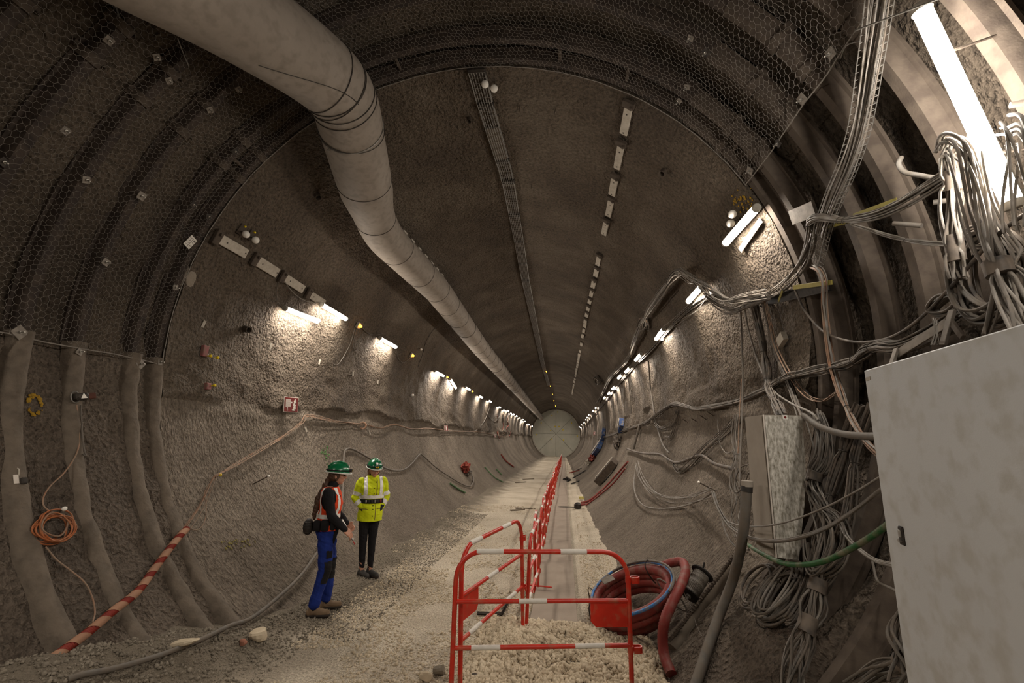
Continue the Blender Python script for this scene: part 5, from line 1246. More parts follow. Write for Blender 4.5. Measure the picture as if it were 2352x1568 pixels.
# --- right of and around the limewashed cabinet
bun('cable_drop', 'thick braid of cables right of the limewashed cabinet, taped and falling to the floor', [(1868, 950, .16), (1884, 1000, .18), (1888, 1050, .18), (1872, 1090, .18), (1868, 1125, .18), (1884, 1165, .18), (1902, 1215, .18), (1900, 1270, .16), (1882, 1330, .14), (1868, 1385, .12), (1852, 1440, .1), (1834, 1495, .08), (1822, 1545, .08), (1812, 1600, .08)], 13, .06, .010, CB, 41, m2=CL, tape=((.22, .27), (.62, .66), (.74, .79)), wob=.8)
bun('cable_drop', 'second braid of darker cables fanning down beside the big cabinet', [(1978, 930, .14), (1955, 985, .14), (1935, 1050, .14), (1915, 1110, .14), (1900, 1160, .14), (1888, 1220, .14), (1880, 1280, .12)], 10, .045, .010, CD, 42, (.3, .6), m2=CB)
bun('cable_drop', 'third group of dark cables sloping behind the big cabinet edge', [(2010, 930, .16), (1985, 990, .14), (1965, 1050, .14), (1960, 1120, .14), (1950, 1190, .14), (1930, 1250, .14)], 8, .035, .010, CD, 43, (.45,), m2=CB)
bun('cable_loop', 'bulging loop of cables under the braid beside the cabinet', [(1890, 1175, .2), (1920, 1200, .2), (1930, 1240, .2), (1915, 1280, .2), (1885, 1310, .18), (1870, 1290, .18), (1868, 1240, .18)], 9, .05, .010, CB, 44, wob=.9)
cable('thick_cable', 'thick grey cable swinging from the limewashed cabinet to the big one', [(1846, 954, .42), (1880, 978, .42), (1930, 995, .44), (1980, 1001, .46), (2025, 1002, .5)], 0.025, CB, sides=10)
cable('green_cable', 'green cable drooping below the limewashed cabinet up to the big one', [(1712, 1247, .2), (1745, 1268, .3), (1790, 1290, .4), (1835, 1297, .44), (1890, 1289, .44), (1950, 1262, .44), (2010, 1226, .48), (2062, 1186, .52)], 0.018, M['greencable'], sides=9)
bun('cable_swag', 'pair of pale cables swagged across the limewashed cabinet', [(1637, 1128, .3), (1650, 1165, .34), (1675, 1205, .38), (1710, 1230, .44), (1760, 1242, .48), (1820, 1238, .5), (1890, 1215, .5), (1960, 1173, .52), (2050, 1102, .56)], 3, .014, .012, CL, 45, m2=CB)
cable('thin_cable', 'thin pale cable crossing the limewashed cabinet above the pair', [(1640, 1135, .28), (1660, 1185, .34), (1690, 1204, .4), (1740, 1209, .46), (1800, 1200, .48), (1880, 1172, .48), (1960, 1132, .5), (2045, 1080, .54)], 0.007, CL)
bun('cable_loop', 'shallow loops of pale cable slung between the bracket and the white tipped rod', [(1463, 1062, .1), (1472, 1095, .08), (1495, 1125, .08), (1535, 1142, .08), (1585, 1142, .12), (1632, 1130, .26)], 4, .045, .008, CL, 46, wob=1.2)
cable('pale_cable', 'lowest pale cable loop slung on the right wall', [(1463, 1064, .08), (1457, 1095, .06), (1458, 1130, .06), (1475, 1158, .06), (1510, 1168, .06), (1560, 1164, .08), (1605, 1150, .1), (1634, 1132, .22)], 0.013, CL)
cable('grey_cable', 'grey cable falling from the white tipped rod to the dark pipe foot', [(1640, 1135, .2), (1655, 1180, .14), (1668, 1225, .12), (1690, 1255, .12), (1720, 1262, .12)], 0.012, CB)
bun('cable_drop', 'slack tangle of thin cables left of the limewashed cabinet', [(1694, 955, .12), (1690, 1010, .12), (1694, 1060, .14), (1690, 1110, .14), (1700, 1150, .14), (1694, 1195, .14), (1705, 1230, .14)], 8, .05, .006, CB, 47, (.3,), m2=CL, wob=1.3)
cable('cable_loop', 'oval cable loop hooked left of the limewashed cabinet', [(1722, 1065, .25), (1700, 1075, .2), (1688, 1105, .18), (1690, 1130, .18), (1705, 1120, .2), (1720, 1085, .25)], 0.008, CB)
c = onw(1792, 1362, .1); u, y, n = wallframe(c)
coil('cable_coil', 'neat grey cable hank with ties lying on the wall below the limewashed cabinet', c, unit(y*.8-u*.25), unit(u+.1*y), n, 0.20, 0.25, 16, 0.0095, CB, .045, 51, ties=3, wob=.16, m2=CL)
c = onw(1742, 1345, .08); u, y, n = wallframe(c)
coil('cable_coil', 'loose open loops of cable left of the neat hank', c, y, u, n, 0.20, 0.26, 3, 0.010, CB, .03, 52, ties=0, wob=.15, m2=CD)
bun('cable_drop', 'purple-grey cables curving down behind the neat hank', [(1868, 1310, .1), (1858, 1350, .1), (1842, 1390, .1), (1822, 1425, .1), (1808, 1432, .1)], 8, .035, .010, CB, 53, m2=CD)
bun('cable_hank', 'grey cables spilling below the big cabinet at the bottom right', [(2112, 1390, .25), (2085, 1420, .22), (2072, 1460, .2), (2085, 1500, .2), (2095, 1540, .2), (2085, 1590, .2)], 8, .05, .012, CB, 54, m2=CD, wob=1)
bun('cable_hank', 'fan of cables running low toward the bottom right corner', [(2080, 1520, .16), (2050, 1530, .12), (2010, 1545, .1), (1960, 1580, .08)], 8, .05, .010, CB, 55, tape=((.0, .1),))
bun('orange_cables', 'pinkish cables drooping from the braid to the big cabinet', [(1930, 1195, .2), (1950, 1235, .2), (1985, 1270, .22), (2020, 1292, .26), (2075, 1305, .34)], 3, .012, .009, M['cablelight'], 56)
cable('bent_cable', 'kinked thin cable on the haunch below the big cabinet', [(2004, 1290, .06), (2012, 1325, .05), (2020, 1338, .05), (2050, 1352, .06), (2085, 1375, .1)], 0.008, CL)
# --- dark pipe, rebar, long pipe
o = thing('drain_pipe', 'thick dusty pipe standing in front of the limewashed cabinet and curving to the floor', 'pipe', onw(1600, 1568, .1))
pp = catmull([onw(1716, 1112, .66), onw(1713, 1160, .6), onw(1708, 1215, .52), onw(1699, 1270, .40), onw(1682, 1335, .22), onw(1655, 1405, .14), onw(1628, 1480, .1), onw(1602, 1560, .07), onw(1575, 1640, .04)], 8)
mb = MB(); mb.tube(pp, 0.043, 14); part(mb, 'pipe', M['cable'], o, 60)
mb = MB(); mb.tube(pp[:4], 0.048, 14); part(mb, 'sleeve', M['rubber'], o, 60)
mb = MB(); mb.lathe([(0.05, 0), (0.05, 0.05)], pp[0]+np.array([0, 0, -.02]), (0, 0, 1), 14); part(mb, 'collar', M['cabside'], o)
a_, b_ = onsurf(1538, 1472, .06), onw(1690, 1272, .12); t = np.linspace(0, 1, 150)[:, None]; P = a_+(b_-a_)*t
o = thing('rebar', 'ribbed steel bar leaning on the right wall beside the red hose', 'steel bar', a_)
mb = MB(); mb.tube(P, 0.016, 8); part(mb, 'bar', M['steel'], o)
T_, N_, B_ = frames(P); al = np.linspace(0, 2*PI*34, 34*8); hx = np.array([a_+(b_-a_)*(q/al[-1])+0.017*(math.cos(q)*N_[0]+math.sin(q)*B_[0]) for q in al]); mb = MB(); mb.tube(hx, 0.006, 4); part(mb, 'spiral_rib', M['steel'], o)
mb = MB(); mb.tube(catmull([onw(1545, 1490, .0), onw(1610, 1400, .0), onw(1690, 1300, .02)], 6), 0.06, 10); tag(mb.build('half_buried_pipe', M['shotlow'], None, 60), 'half buried dusty pipe under the ribbed bar', 'pipe')
# --- coil of red corrugated hose
def pell(cx, cy, a, b, rot, off, n=40, t0=0, t1=2*PI):
    out = []
    for t in np.linspace(t0, t1, n, endpoint=abs(t1-t0) < 6.28):
        X, Yp = a*math.cos(t), b*math.sin(t); px, py = cx+X*math.cos(rot)-Yp*math.sin(rot), cy+X*math.sin(rot)+Yp*math.cos(rot); out.append(onw(px, py, off))
    return np.array(out)
def corr(P, r, closed=True, pitch=0.013):
    C = catmull(P, 10, closed); 
    if closed: C = np.vstack([C, C[:1]])
    l = np.concatenate([[0], np.cumsum(np.linalg.norm(np.diff(C, axis=0), axis=1))]); lq = np.arange(0, l[-1], pitch); C = np.stack([np.interp(lq, l, C[:, k]) for k in range(3)], 1)
    mb = MB(); mb.tube(C, r*(1+0.055*np.where(np.arange(len(C)) % 2, 1, -1)), 12, closed=closed); return mb
ho = thing('hose_coil', 'coil of fat red corrugated hose lying on the lower right wall', 'hose', onw(1455, 1400, .05)); RO = -0.36
for k, (cx, cy, a, b, off) in enumerate([(1452, 1364, 93, 50, .36), (1456, 1378, 93, 52, .28), (1458, 1392, 90, 50, .20), (1460, 1402, 86, 46, .11)]):
    part(corr(pell(cx, cy, a, b, RO, off, 24), 0.056), 'hose_loop', M['redhose'], ho, 60)
tl_ = [onw(1520, 1300, .40), onw(1550, 1290, .36), onw(1570, 1293, .32), onw(1574, 1315, .34), onw(1560, 1352, .38), onw(1542, 1388, .38), onw(1527, 1425, .34), onw(1522, 1465, .24), onw(1526, 1505, .14), onw(1542, 1548, .05)]
part(corr(tl_, 0.048, False), 'hose_tail', M['redhose'], ho, 60)
for k, t in enumerate((0.35, 2.9, 3.6, 5.6)):
    cx, cy = 1455+92*math.cos(t)*math.cos(RO)-56*math.sin(t)*math.sin(RO), 1378+92*math.cos(t)*math.sin(RO)+56*math.sin(t)*math.cos(RO)
    p = onw(cx, cy, .28); q = np.linspace(0, 2*PI, 15)[:-1]; n = inward(p); rdir = unit(onw(1455, 1378, .28)-p); mb = MB(); mb.tube(np.array([p+0.09*math.cos(z)*rdir+0.2*math.sin(z)*n for z in q]), 0.008, 5, closed=True); part(mb, 'rope_tie', M['strap'] if k % 2 else M['cable'], ho)
mb = MB(); mb.tube(catmull(pell(1452, 1352, 97, 55, RO, .43, 20), 6, True), 0.017, 8, closed=True); tag(mb.build('blue_hose', M['bluehose'], None, 60), 'thin blue hose laid round the top of the red hose coil', 'hose')
mb = MB(); mb.tube(catmull(pell(1455, 1350, 97, 56, RO, .45, 14, -1.9, 0.7), 6), 0.013, 8); tag(mb.build('grey_hose', M['cable'], None, 60), 'thin grey hose lying over the blue one on the coil', 'hose')
p = onw(1396, 1330, .45); mb = MB(); mb.box(p, (0.16, 0.10, 0.006), basis(unit(np.array([.8, .3, .3])), unit(np.cross(unit(np.array([.8, .3, .3])), [0, -.4, 1])), (0, 0, 1))); tag(mb.build('grey_card', M['plate'], None, 0), 'grey card tucked on the far rim of the red hose coil', 'card')
# reel of string
p0, p1 = onw(1583, 1365, .16), onw(1612, 1318, .16); ax_ = unit(p1-p0); Lr = np.linalg.norm(p1-p0)
o = thing('string_reel', 'black reel wound with pale string beside the red hose coil', 'reel', (p0+p1)/2)
mb = MB(); mb.lathe([(0.11, 0), (0.12, 0.004), (0.12, 0.016), (0.11, 0.02)], p0-ax_*.01, ax_, 24); mb.lathe([(0.11, 0), (0.12, 0.004), (0.12, 0.016), (0.11, 0.02)], p1, ax_, 24); part(mb, 'flange', M['rubber'], o)
prof_ = [(0.085+0.004*(k % 2)+0.004*RNG.random(), 0.01+(Lr-0.02)*k/40) for k in range(41)]; mb = MB(); mb.lathe(prof_, p0, ax_, 24); part(mb, 'string_winding', M['tape'] if False else M['cablelight'], o, 20)
mb = MB(); mb.lathe([(0.03, -.03), (0.03, .0)], p0, ax_, 12); mb.lathe([(0.014, -.06), (0.014, .0)], p0, ax_, 8); part(mb, 'hub', M['galv'], o); mb = MB(); mb.bar(p1, p1+ax_*.03+np.array([0.02, 0, .10]), .01, 6); part(mb, 'crank', M['rubber'], o)
cable('string', 'loose string trailing from the reel down the wall', [(1568, 1350, .3), (1578, 1378, .2), (1590, 1398, .12), (1598, 1430, .05), (1612, 1460, .03)], .003, CL, cat='string', sides=4)
# --- mid-distance right wall clutter
cable('grey_hose', 'dark hose looping low along the mid right wall', [(1440, 1030, .08), (1455, 1036, .06), (1480, 1041, .06), (1515, 1043, .08), (1540, 1058, .08), (1560, 1062, .08), (1598, 1048, .08), (1615, 1047, .08), (1640, 1064, .08), (1692, 1078, .12)], 0.026, CD, cat='hose', sides=9)
bun('cable_drop', 'slanting cables rising from the dark hose to the tangle by the tall cabinet', [(1545, 1062, .06), (1562, 1080, .05), (1590, 1060, .06), (1620, 1030, .07), (1655, 1000, .08), (1690, 962, .1)], 6, .05, .008, CB, 61, wob=1.1, m2=CD)
cable('pale_cable', 'pale cable hanging down the mid right wall to the dark hose', [(1490, 830, .06), (1494, 890, .05), (1502, 945, .1), (1512, 990, .06), (1522, 1020, .06), (1536, 1040, .08)], 0.018, CB)
cable('pale_cable', 'thin cable loop on the mid right wall near the pins', [(1648, 962, .06), (1650, 990, .05), (1654, 1020, .05), (1668, 1040, .05), (1685, 1035, .06)], 0.007, CL)
cable('conduit_pipe', 'straight grey pipe leaning on the far right wall', [(1470, 975, .08), (1455, 1030, .08)], 0.04, CB, cat='pipe')
for k, (px, py) in enumerate(((1560, 975), (1580, 970), (1600, 968), (1622, 963), (1640, 955))):
    p = onw(px, py, 0); n = inward(p); mb = MB(); mb.bar(p, p+n*.12+np.array([0, -.05, .05]), .007, 5); tag(mb.build('rebar_pin', M['steel'], None), 'steel pin sticking out of the right haunch', 'pin', 'steel pins in the right haunch')
def block(name, label, a, b, w, h, m, cat, off, m2=None):
    p, q = onsurf(*a, off), onsurf(*b, off); d = unit(q-p); n = inward((p+q)/2); n = unit(n-d*(n@d)); u = np.cross(n, d); o = thing(name, label, cat, (p+q)/2)
    L_ = np.linalg.norm(q-p); mb = MB(); mb.box((p+q)/2, (L_, w, h), basis(d, u, n), 0.01); part(mb, 'body', m, o, 0)
    if m2 is not None: mb = MB(); mb.box((p+q)/2+n*(h/2)+u*w*.3, (L_*.96, w*.35, 0.03), basis(d, u, n), .004); part(mb, 'lid', m2, o, 0)
    for k in range(5): mb = MB(); mb.box(p+d*L_*(0.15+k*.17)+n*h*.51-u*w*.12, (L_*.09, w*.3, 0.02), basis(d, u, n)); part(mb, 'vent', M['strap'], o, 0)
    return o
block('machine_housing', 'long dusty grey housing lying on the lower right wall', (1372, 1106), (1412, 1058), 0.42, 0.28, M['steel'], 'housing', .16, M['pale'])
M['bluebox'] = mat('blue_box', '#2a4272', '#33507f', 6, 0.6, dust='#7d7263', dustamt=.25)
block('blue_skip', 'blue and white slab unit lying on the far right wall', (1360, 1046), (1380, 1018), 0.75, 0.25, M['bluebox'], 'unit', .14, M['pale'])
block('blue_box', 'blue box hanging on the right wall under the lamps', (1424, 985), (1428, 968), 0.42, 0.2, M['bluebox'], 'box', .14, M['pale'])
block('blue_box', 'small dark blue box beyond the blue and white panel', (1384, 1002), (1387, 990), 0.5, 0.2, M['bluebox'], 'box', .14)
crumpled('dark_sack', 'dark sack hanging on the right wall near the blue box', onw(1418, 1015, .12), (.35, .5, .5), CD, 5, 'sack')
crumpled('white_bundle', 'white and red bundle on the far lower right wall', onsurf(1360, 1053, .12), (.5, 1.2, .35), M['redcloth'], 6, 'bundle'); crumpled('white_bundle', 'white bag beside the red bundle on the far right', onsurf(1352, 1062, .12), (.45, .8, .3), M['pale'], 7, 'bundle')
cable('red_pipe', 'dusty red pipe lying down the lower right wall', [(1442, 1060, .08), (1420, 1085, .06), (1390, 1118, .06), (1355, 1148, .06), (1335, 1158, .06)], 0.035, M['redhose'], cat='pipe')
cable('red_pipe', 'second red pipe beside the first on the lower right wall', [(1436, 1075, .06), (1410, 1108, .05), (1375, 1138, .05), (1345, 1160, .05)], 0.028, M['redhose'], cat='pipe')
for k, (a, b, lb) in enumerate([((1313, 1087), (1335, 1075), 'dark bar on the far right wall foot'), ((1308, 1087), (1330, 1080), 'red brown bar beside it on the far right'), ((1315, 1100), (1345, 1080), 'longer dark bar on the right wall foot'), ((1312, 1113), (1330, 1104), 'short dark bar at the edge of the slabs')]):
    mb = MB(); mb.bar(onsurf(*a, .05), onsurf(*b, .05), .035, 7); tag(mb.build('loose_bar', M['rubber'] if k != 1 else M['redcloth'], None), lb, 'bar')
crumpled('mud_guard', 'dark wedge shaped piece beside the far cover slabs', onsurf(1303, 1105, .06), (.45, .5, .25), M['steeldark'], 8, 'scrap')
o = thing('submersible_pump', 'small dark pump with hose connections at the edge of the slabs', 'pump', onsurf(1327, 1168)); p = onsurf(1327, 1168, .08)
mb = MB(); mb.lathe([(.09, -.08), (.12, -.05), (.12, .06), (.08, .10), (.04, .12)], p, (0, 0, 1), 14); part(mb, 'body', M['steeldark'], o); mb = MB(); mb.bar(p+[-.1, 0, 0], p+[.25, .1, .06], .04, 8); part(mb, 'outlet', M['redhose'], o)
a = np.linspace(0, 2*PI, 17)[:-1]; mb = MB(); mb.tube(np.array([p+[-.35+.3*math.cos(t), .12*math.sin(t), -.04] for t in a]), .008, 5, closed=True); part(mb, 'cable_loop', M['rubber'], o)
p = onsurf(1335, 1143, .12); mb = MB(); mb.box(p, (.16, .12, .10), rotz(.4), .005); tag(mb.build('yellow_box', mat('yellow_paper', '#b5a95f', '#c9bd77', 6, .8), None, 0), 'small yellow box lying beside the pump', 'box')
strip('short_plank', 'short pale plank lying at the foot of the right wall', (1316, 1182), (1340, 1174), .08, .03, M['pale'], 'plank', .03, .03)
rng = random.Random(91)
for k in range(12):
    x0 = 1345+k*9+rng.uniform(-3, 3); y0 = 955-k*8+rng.uniform(-3, 3); x1 = x0+rng.uniform(-3, 8)
    cable('hanging_cable', 'thin cable hanging down the far right wall', [(x0, y0, .06), ((x0+x1)/2, y0+40, .05), (x1, y0+rng.uniform(50, 110), .05)], .012, CB if k % 3 else CD, group='thin cables hanging on the far right wall', n=5)
c = onw(1478, 742, .12); u, y, n = wallframe(c)
coil('cable_coil', 'tangled wire coil between the peak and the lamp run on the right wall', c, y, u, n, .3, .16, 8, .010, CB, .07, 62, ties=0, wob=.25, m2=M['orange'])
c = onw(1372, 873, .15); u, y, n = wallframe(c)
coil('cable_coil', 'dark cable coil hung high on the far right vault', c, y, u, n, .7, .25, 6, .02, CD, .1, 63, ties=0, wob=.2)
# ================================================================== the two people
def capsule(mb, a, b, ra, rb, n=12):
    a, b = np.asarray(a, float), np.asarray(b, float); d = unit(b-a); P, R = [], []
    for k in range(5): t = PI/2*(1-k/4); P.append(a-d*ra*math.sin(t)); R.append(max(ra*math.cos(t), 1e-4))
    for k in range(1, 4): P.append(a+(b-a)*k/4); R.append(ra+(rb-ra)*k/4)
    for k in range(5): t = PI/2*k/4; P.append(b+d*rb*math.sin(t)); R.append(max(rb*math.cos(t), 1e-4))
    P = np.array(P); u = np.array([1.0, 0, 0]) if abs(d[0]) < .8 else np.array([0, 1.0, 0]); u = unit(u-d*(u@d)); w = np.cross(d, u); aa = np.arange(n)*2*PI/n; V = []
    for p, r in zip(P, R): V += [p+r*(math.cos(q)*u+math.sin(q)*w) for q in aa]
    F = []
    for i in range(len(P)-1):
        for k in range(n): k2 = (k+1) % n; F.append((i*n+k, i*n+k2, (i+1)*n+k2, (i+1)*n+k))
    F.append(tuple(range(n-1, -1, -1))); F.append(tuple((len(P)-1)*n+k for k in range(n))); mb.add(V, F)
def loft(mb, rings, n=24):
    """rings: (x, y, z, rx, ry) ellipses stacked upwards"""
    aa = np.arange(n)*2*PI/n; V = []; F = []
    for x, y, z, rx, ry in rings: V += [(x+rx*math.cos(q), y+ry*math.sin(q), z) for q in aa]
    for i in range(len(rings)-1):
        for k in range(n): k2 = (k+1) % n; F.append((i*n+k, i*n+k2, (i+1)*n+k2, (i+1)*n+k))
    F.append(tuple(range(n-1, -1, -1))); F.append(tuple((len(rings)-1)*n+k for k in range(n))); mb.add(V, F)
def fuse(mb, voxel=0.006, smooth=4):
    me = mb.mesh('tmp', M['ball'], None, 0); o = bpy.data.objects.new('tmp', me); COL.objects.link(o)
    m = o.modifiers.new('r', 'REMESH'); m.mode = 'VOXEL'; m.voxel_size = voxel
    if smooth: s = o.modifiers.new('s', 'SMOOTH'); s.factor = 0.5; s.iterations = smooth
    bpy.context.view_layer.update(); dg = bpy.context.evaluated_depsgraph_get(); out = bpy.data.meshes.new_from_object(o.evaluated_get(dg))
    bpy.data.objects.remove(o); bpy.data.meshes.remove(me); return out
def arrays(me):
    n = len(me.vertices); V = np.zeros(n*3); me.vertices.foreach_get('co', V); Nn = np.zeros(n*3); me.vertices.foreach_get('normal', Nn)
    return V.reshape(-1, 3), Nn.reshape(-1, 3), [tuple(p.vertices) for p in me.polygons]
def wrinkle(me, amp, sc, seed):
    V, Nn, F = arrays(me); V = V+Nn*(amp*fbm(V[:, 0]*sc+V[:, 2]*sc*1.7+seed, V[:, 1]*sc+V[:, 2]*sc*0.8, seed, 3))[:, None]
    me.vertices.foreach_set('co', V.reshape(-1)); me.update(); return me
def finish(me, name, m, parent):
    me.name = name; me.materials.clear(); me.materials.append(m); me.polygons.foreach_set('use_smooth', [True]*len(me.polygons)); me.update()
    o = bpy.data.objects.new(name, me); COL.objects.link(o); o.parent = parent; return o
def patch(me, cond, off, name, m, parent):
    """a strip of cloth sewn on: the faces of me that satisfy cond, raised by off"""
    V, Nn, F = arrays(me); keep = []
    C_ = np.array([V[list(f)].mean(0) for f in F]); N_ = np.array([Nn[list(f)].mean(0) for f in F]); k = cond(C_, N_)
    Fk = [F[i] for i in np.nonzero(k)[0]]
    if not Fk: return None
    ids = sorted({i for f in Fk for i in f}); mp = {i: j for j, i in enumerate(ids)}
    V2 = V[ids]+Nn[ids]*off; me2 = bpy.data.meshes.new(name); me2.from_pydata(V2.tolist(), [], [tuple(mp[i] for i in f) for f in Fk]); return finish(me2, name, m, parent)
M['skin'] = mat('skin', '#c08f76', '#b98870', 12, 0.55, spec=0.35); M['hairbrown'] = mat('brown_hair', '#3d2a1e', '#5a4030', 30, 0.5, stretch=(8, 8, 1)); M['hair2'] = mat('fair_brown_hair', '#5e4430', '#7a5a40', 30, 0.5)
M['blackcloth'] = mat('black_cloth', '#131214', '#1c1a1c', 20, 0.9, 0, 0.1, 60); M['blue'] = mat('blue_work_cloth', '#12266b', '#172f7e', 9, 0.85, 0, 0.15, 60); M['vest'] = mat('orange_vest', '#e0481a', '#d64116', 9, 0.75)
M['yel'] = mat('fluorescent_yellow', '#d3de12', '#c8d40f', 9, 0.7, 0, 0.1, 40); M['refl'] = mat('reflective_band', '#eceae4', '#dcdad4', 14, 0.35, spec=0.6); M['helm'] = mat('green_helmet', '#0f6e44', '#0d663e', 9, 0.22, spec=0.6)
M['shoe'] = mat('brown_work_shoe', '#6b5845', '#7c6852', 12, 0.85); M['sole'] = mat('dark_sole', '#332c26', None, rough=0.9); M['shoe2'] = mat('charcoal_shoe', '#3a3836', '#4a4744', 14, 0.8); M['eye'] = mat('dark_eye', '#1c1512', None, rough=0.3); M['lip'] = mat('lips', '#a56258', None, rough=0.5); M['navy'] = mat('navy_cuff', '#191b26', None, rough=0.85)
M['paper'] = mat('paper', '#d8d4cc', None, rough=0.7)
def hand(mb, wrist, d, side, palm, curl=0.5, s=1.0):
    """palm and five fingers; d points along the hand, palm is the palm's normal, side points to the thumb"""
    d, palm = unit(d), unit(palm); side = unit(side-d*(side@d)); palm = unit(palm-d*(palm@d)-side*(palm@side)); w = np.asarray(wrist, float)
    for k in range(4):
        o = w+side*(0.028-0.019*k)*s; capsule(mb, o+d*0.012*s, o+d*0.078*s, 0.0135*s, 0.012*s, 8)
    for k, L_ in enumerate((0.040, 0.045, 0.041, 0.032)):
        b = w+side*(0.028-0.019*k)*s+d*0.084*s; a1 = curl*0.6; d1 = unit(d*math.cos(a1)+palm*math.sin(a1)); m_ = b+d1*L_*s; a2 = curl*1.5; d2 = unit(d*math.cos(a2)+palm*math.sin(a2)); e = m_+d2*L_*0.75*s; a3 = curl*2.2; d3 = unit(d*math.cos(a3)+palm*math.sin(a3))
        capsule(mb, b, m_, 0.0088*s, 0.0083*s, 8); capsule(mb, m_, e, 0.0082*s, 0.0076*s, 8); capsule(mb, e, e+d3*L_*.45*s, 0.0076*s, 0.0066*s, 8)
    t0 = w+d*0.022*s+side*0.028*s; t1 = t0+unit(side*.7+d*.8+palm*.35)*0.04*s; t2 = t1+unit(d+side*.15+palm*.55)*0.032*s
    capsule(mb, t0, t1, 0.0125*s, 0.010*s, 8); capsule(mb, t1, t2, 0.0095*s, 0.0078*s, 8)
def head(mb, c, Rh):
    """face towards local +x of Rh"""
    c = np.asarray(c, float); P = lambda x, y, z: c+Rh@np.array([x, y, z])
    mb.ball(c+Rh@np.array([-.012, 0, .022]), (0.098, 0.076, 0.098), 20, 14, Rh); mb.ball(P(.022, 0, -.03), (0.068, 0.060, 0.078), 18, 12, Rh); mb.ball(P(.052, 0, -.088), (0.026, 0.03, 0.022), 12, 8, Rh)
    capsule(mb, P(.082, 0, .012), P(.103, 0, -.025), .009, .0145, 10); mb.ball(P(.094, .012, -.028), .009, 8, 6); mb.ball(P(.094, -.012, -.028), .009, 8, 6)
    capsule(mb, P(.078, -.03, .022), P(.078, .03, .022), .012, .012, 8)
    for s in (-1, 1):
        mb.ball(P(.058, s*.042, -.022), (.026, .02, .022), 10, 8, Rh); mb.ball(P(-.008, s*.077, -.012), (.020, .009, .032), 10, 8, Rh)
    capsule(mb, P(.080, -.018, -.056), P(.080, .018, -.056), .010, .010, 8)
def face_bits(c, Rh, parent, m_hair):
    P = lambda x, y, z: np.asarray(c)+Rh@np.array([x, y, z])
    for s in (-1, 1):
        mb = MB(); mb.ball(P(.079, s*.031, .004), (.008, .014, .007), 10, 8, Rh); e = finish(mb.mesh('eye', M['eye']), 'eye', M['eye'], parent)
        mb = MB(); capsule(mb, P(.088, s*.016, .024), P(.08, s*.046, .022), .0045, .003, 6); finish(mb.mesh('eyebrow', m_hair), 'eyebrow', m_hair, parent)
    mb = MB(); capsule(mb, P(.089, -.018, -.054), P(.089, .018, -.054), .0045, .0045, 6); finish(mb.mesh('lips', M['lip']), 'lips', M['lip'], parent)
def helmet(c, Rh, parent):
    P = lambda x, y, z: np.asarray(c)+Rh@np.array([x, y, z])
    n = 32; V = []; F = []; rings = 10
    for i in range(rings+1):
        ph = PI/2*i/rings
        for k in range(n):
            q = 2*PI*k/n; V.append(P(.137*math.cos(ph)*math.cos(q)-.004, .115*math.cos(ph)*math.sin(q), .028+.122*math.sin(ph)))
    for i in range(rings):
        for k in range(n): k2 = (k+1) % n; F.append((i*n+k, i*n+k2, (i+1)*n+k2, (i+1)*n+k))
    for dz, ro in ((.0, 0), (-.008, .008), (-.016, -.004)):
        pass
    mb = MB(); mb.add(V, F); q = np.linspace(0, 2*PI, 33)[:-1]
    brim_o = [P((.137+(.030 if math.cos(t) > 0 else .008)*abs(math.cos(t)))*math.cos(t)-.004, .122*math.sin(t), .020-.008*max(0, math.cos(t))) for t in q]; brim_i = [P(.134*math.cos(t)-.004, .113*math.sin(t), .030) for t in q]
    base = [P(.125*math.cos(t)-.004, .105*math.sin(t), .018) for t in q]
    V2 = brim_i+brim_o+base; F2 = [(k, (k+1) % 32, 32+(k+1) % 32, 32+k) for k in range(32)]+[(32+k, 32+(k+1) % 32, 64+(k+1) % 32, 64+k) for k in range(32)]; mb.add(V2, F2)
    for y in (-.03, 0, .03):
        r_ = np.array([P(.138*math.cos(t)-.004, y, .03+.124*math.sin(t)*math.sqrt(max(0, 1-(y/.115)**2))) for t in np.linspace(.5, 2.7, 12)]); mb.tube(r_, .007, 6)
    h = finish(mb.mesh('helmet', M['helm']), 'helmet', M['helm'], parent)
    mb = MB(); mb.tube(np.array([P((.137+(.030 if math.cos(t) > 0 else .008)*abs(math.cos(t)))*math.cos(t)-.004, .122*math.sin(t), .017-.008*max(0, math.cos(t))) for t in q]), .007, 6, closed=True); finish(mb.mesh('edge_trim', M['refl']), 'edge_trim', M['refl'], h)
    mb = MB(); mb.tube(np.array([P(.141*math.cos(t)-.004, .119*math.sin(t), .046) for t in q]), .008, 6, closed=True); finish(mb.mesh('lamp_strap', M['blackcloth']), 'lamp_strap', M['blackcloth'], h)
    mb = MB(); mb.box(P(.148, 0, .05), (.04, .06, .04), Rh, .008); finish(mb.mesh('headlamp', M['rubber']), 'headlamp', M['rubber'], h)
    mb = MB(); mb.lathe([(.012, 0), (.012, .006)], P(.168, .012, .05), Rh@np.array([1., 0, 0]), 12); mb.lathe([(.009, 0), (.009, .006)], P(.168, -.014, .05), Rh@np.array([1., 0, 0]), 12); finish(mb.mesh('lens', M['yellow']), 'lens', M['yellow'], h)
    mb = MB(); mb.lathe([(.02, 0), (.016, .004)], P(.122, 0, .098), Rh@unit(np.array([1., 0, .55])), 14); finish(mb.mesh('badge', M['refl']), 'badge', M['refl'], h)
    return h
